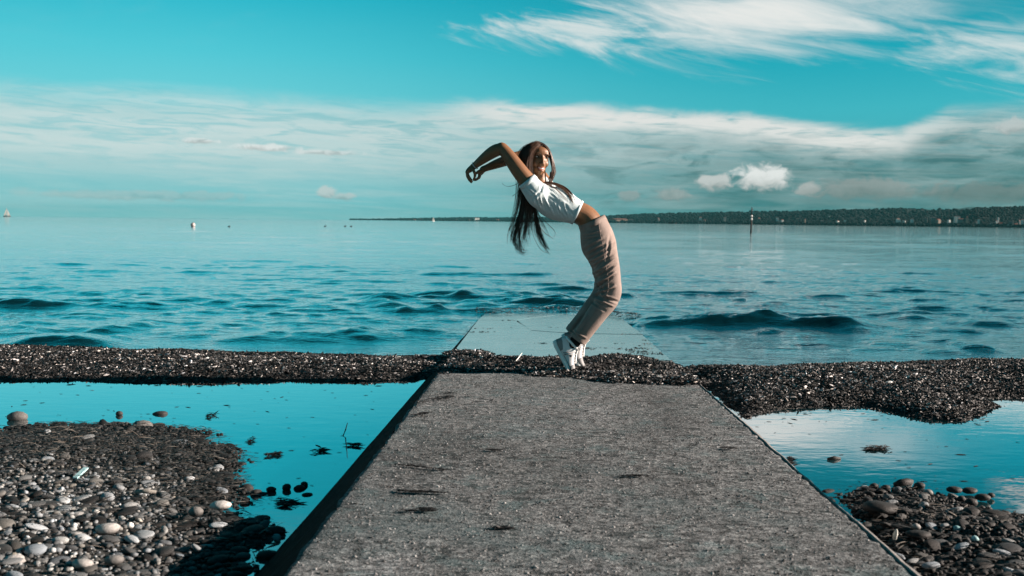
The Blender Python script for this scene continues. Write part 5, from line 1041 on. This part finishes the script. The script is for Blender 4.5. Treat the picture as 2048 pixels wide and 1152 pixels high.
# right side of the face and the lock over the chest
strands([[(1077, 287, -.01), (1091, 293, -.015), (1101, 310, -.015), (1106, 332, -.015), (1106, 348, -.015), (1101, 362, -.02), (1106, 369, -.04)],
         [(1077, 288, -.01), (1092, 296, -.02), (1103, 314, -.02), (1108, 335, -.01), (1107, 352, .0), (1101, 364, .0), (1106, 368, .0)],
         [(1077, 288, .02), (1090, 296, .04), (1101, 318, .05), (1104, 340, .05), (1100, 358, .05), (1098, 368, .04)]], 360, .0012, .005, .005, .002, 5)
strands([[(1088, 366, -.085), (1104, 370, -.105), (1122, 378, -.115), (1136, 390, -.122), (1144, 402, -.135), (1149, 414, -.143)], [(1090, 365, -.05), (1108, 366, -.06), (1128, 374, -.075), (1142, 387, -.092), (1147, 398, -.118), (1150, 410, -.135)], [(1088, 368, -.1), (1102, 374, -.135), (1116, 383, -.148), (1126, 394, -.153), (1132, 404, -.153), (1134, 412, -.151)]], 120, .0010, .003, .003, .002, 6)
# strands framing the left cheek from the parting
strands([[(1077, 290, -.09), (1067, 297, -.112), (1061, 312, -.118), (1059.5, 330, -.114), (1061, 346, -.10), (1068, 358, -.08), (1072, 368, -.07)], [(1076, 290, -.085), (1064, 300, -.112), (1057, 318, -.114), (1055, 340, -.108), (1058, 360, -.09)]], 110, .0010, .0025, .003, .001, 7)
strands([[(1078, 287.5, -.05), (1089, 293, -.055), (1098, 305, -.05), (1103.5, 320, -.045), (1105, 338, -.04), (1103, 352, -.04), (1098, 364, -.04)]], 60, .0010, .0025, .003, .001, 8)
strands([[(1104, 344, .0), (1102, 358, -.02), (1099, 370, -.05), (1100, 378, -.09)], [(1102, 344, .05), (1102, 358, .06), (1101, 370, .06), (1104, 376, .03)]], 110, .0011, .005, .003, .001, 9)
# single flyaway strands
for i, q in enumerate([[(1040, 362, -.02), (1030, 370, -.02), (1016, 372.5, -.02), (1006, 368, -.02), (1004, 359, -.02)], [(1042, 380, -.02), (1028, 390, -.02), (1025, 394, -.02), (1032, 397, -.02)], [(1078, 430, .05), (1094, 446, .05), (1108, 460, .05), (1110, 470, .05), (1100, 479, .05)],
                       [(1072, 440, .04), (1086, 462, .04), (1104, 475, .04), (1124, 487, .04)], [(1060, 372, .06), (1074, 400, .06), (1090, 412, .06), (1096, 405, .06)], [(1062, 450, .03), (1070, 480, .03), (1084, 500, .03), (1100, 505, .03)]]):
    strands([q], 4, .0009, .0015, .002, .001, 20 + i, taper=.6)
hair = mesh_np('hair', np.concatenate(HVn), np.concatenate(HFn), [M_hair], True, np.concatenate(HT)); ho = own(link('hair', hair, person))
cb = MB(); nu, nv = 40, 26; RGc = []
for j in range(nv):
    p_ = math.pi * (j + .5) / nv * .78; row = []
    for i in range(nu):
        q = 2 * math.pi * i / nu; r_, f_, u_ = math.sin(p_) * math.cos(q) * .0735, math.sin(p_) * math.sin(q) * .090, math.cos(p_) * .0785
        f_ -= .014; u_ += .034
        lim = .052 + .035 * max(0, (u_ - .07) / .045)               # keep clear of the face
        if f_ > .03 and u_ < .085 - abs(r_) * .55: k_ = .88 if abs(r_) < .062 else 1.0; r_ *= k_; f_ = min(f_, .045)
        row.append(H(r_, f_, u_))
    RGc.append(np.array(row))
cb.rings(RGc); capm = cb.mesh('hair_cap', [M_hair]); a_ = capm.attributes.new('tone', 'FLOAT_COLOR', 'POINT'); c = np.ones((len(capm.vertices), 4), np.float32); c[:, :3] = (.012, .007, .005); a_.data.foreach_set('color', c.ravel())
o = link('hair_cap', capm, ho)
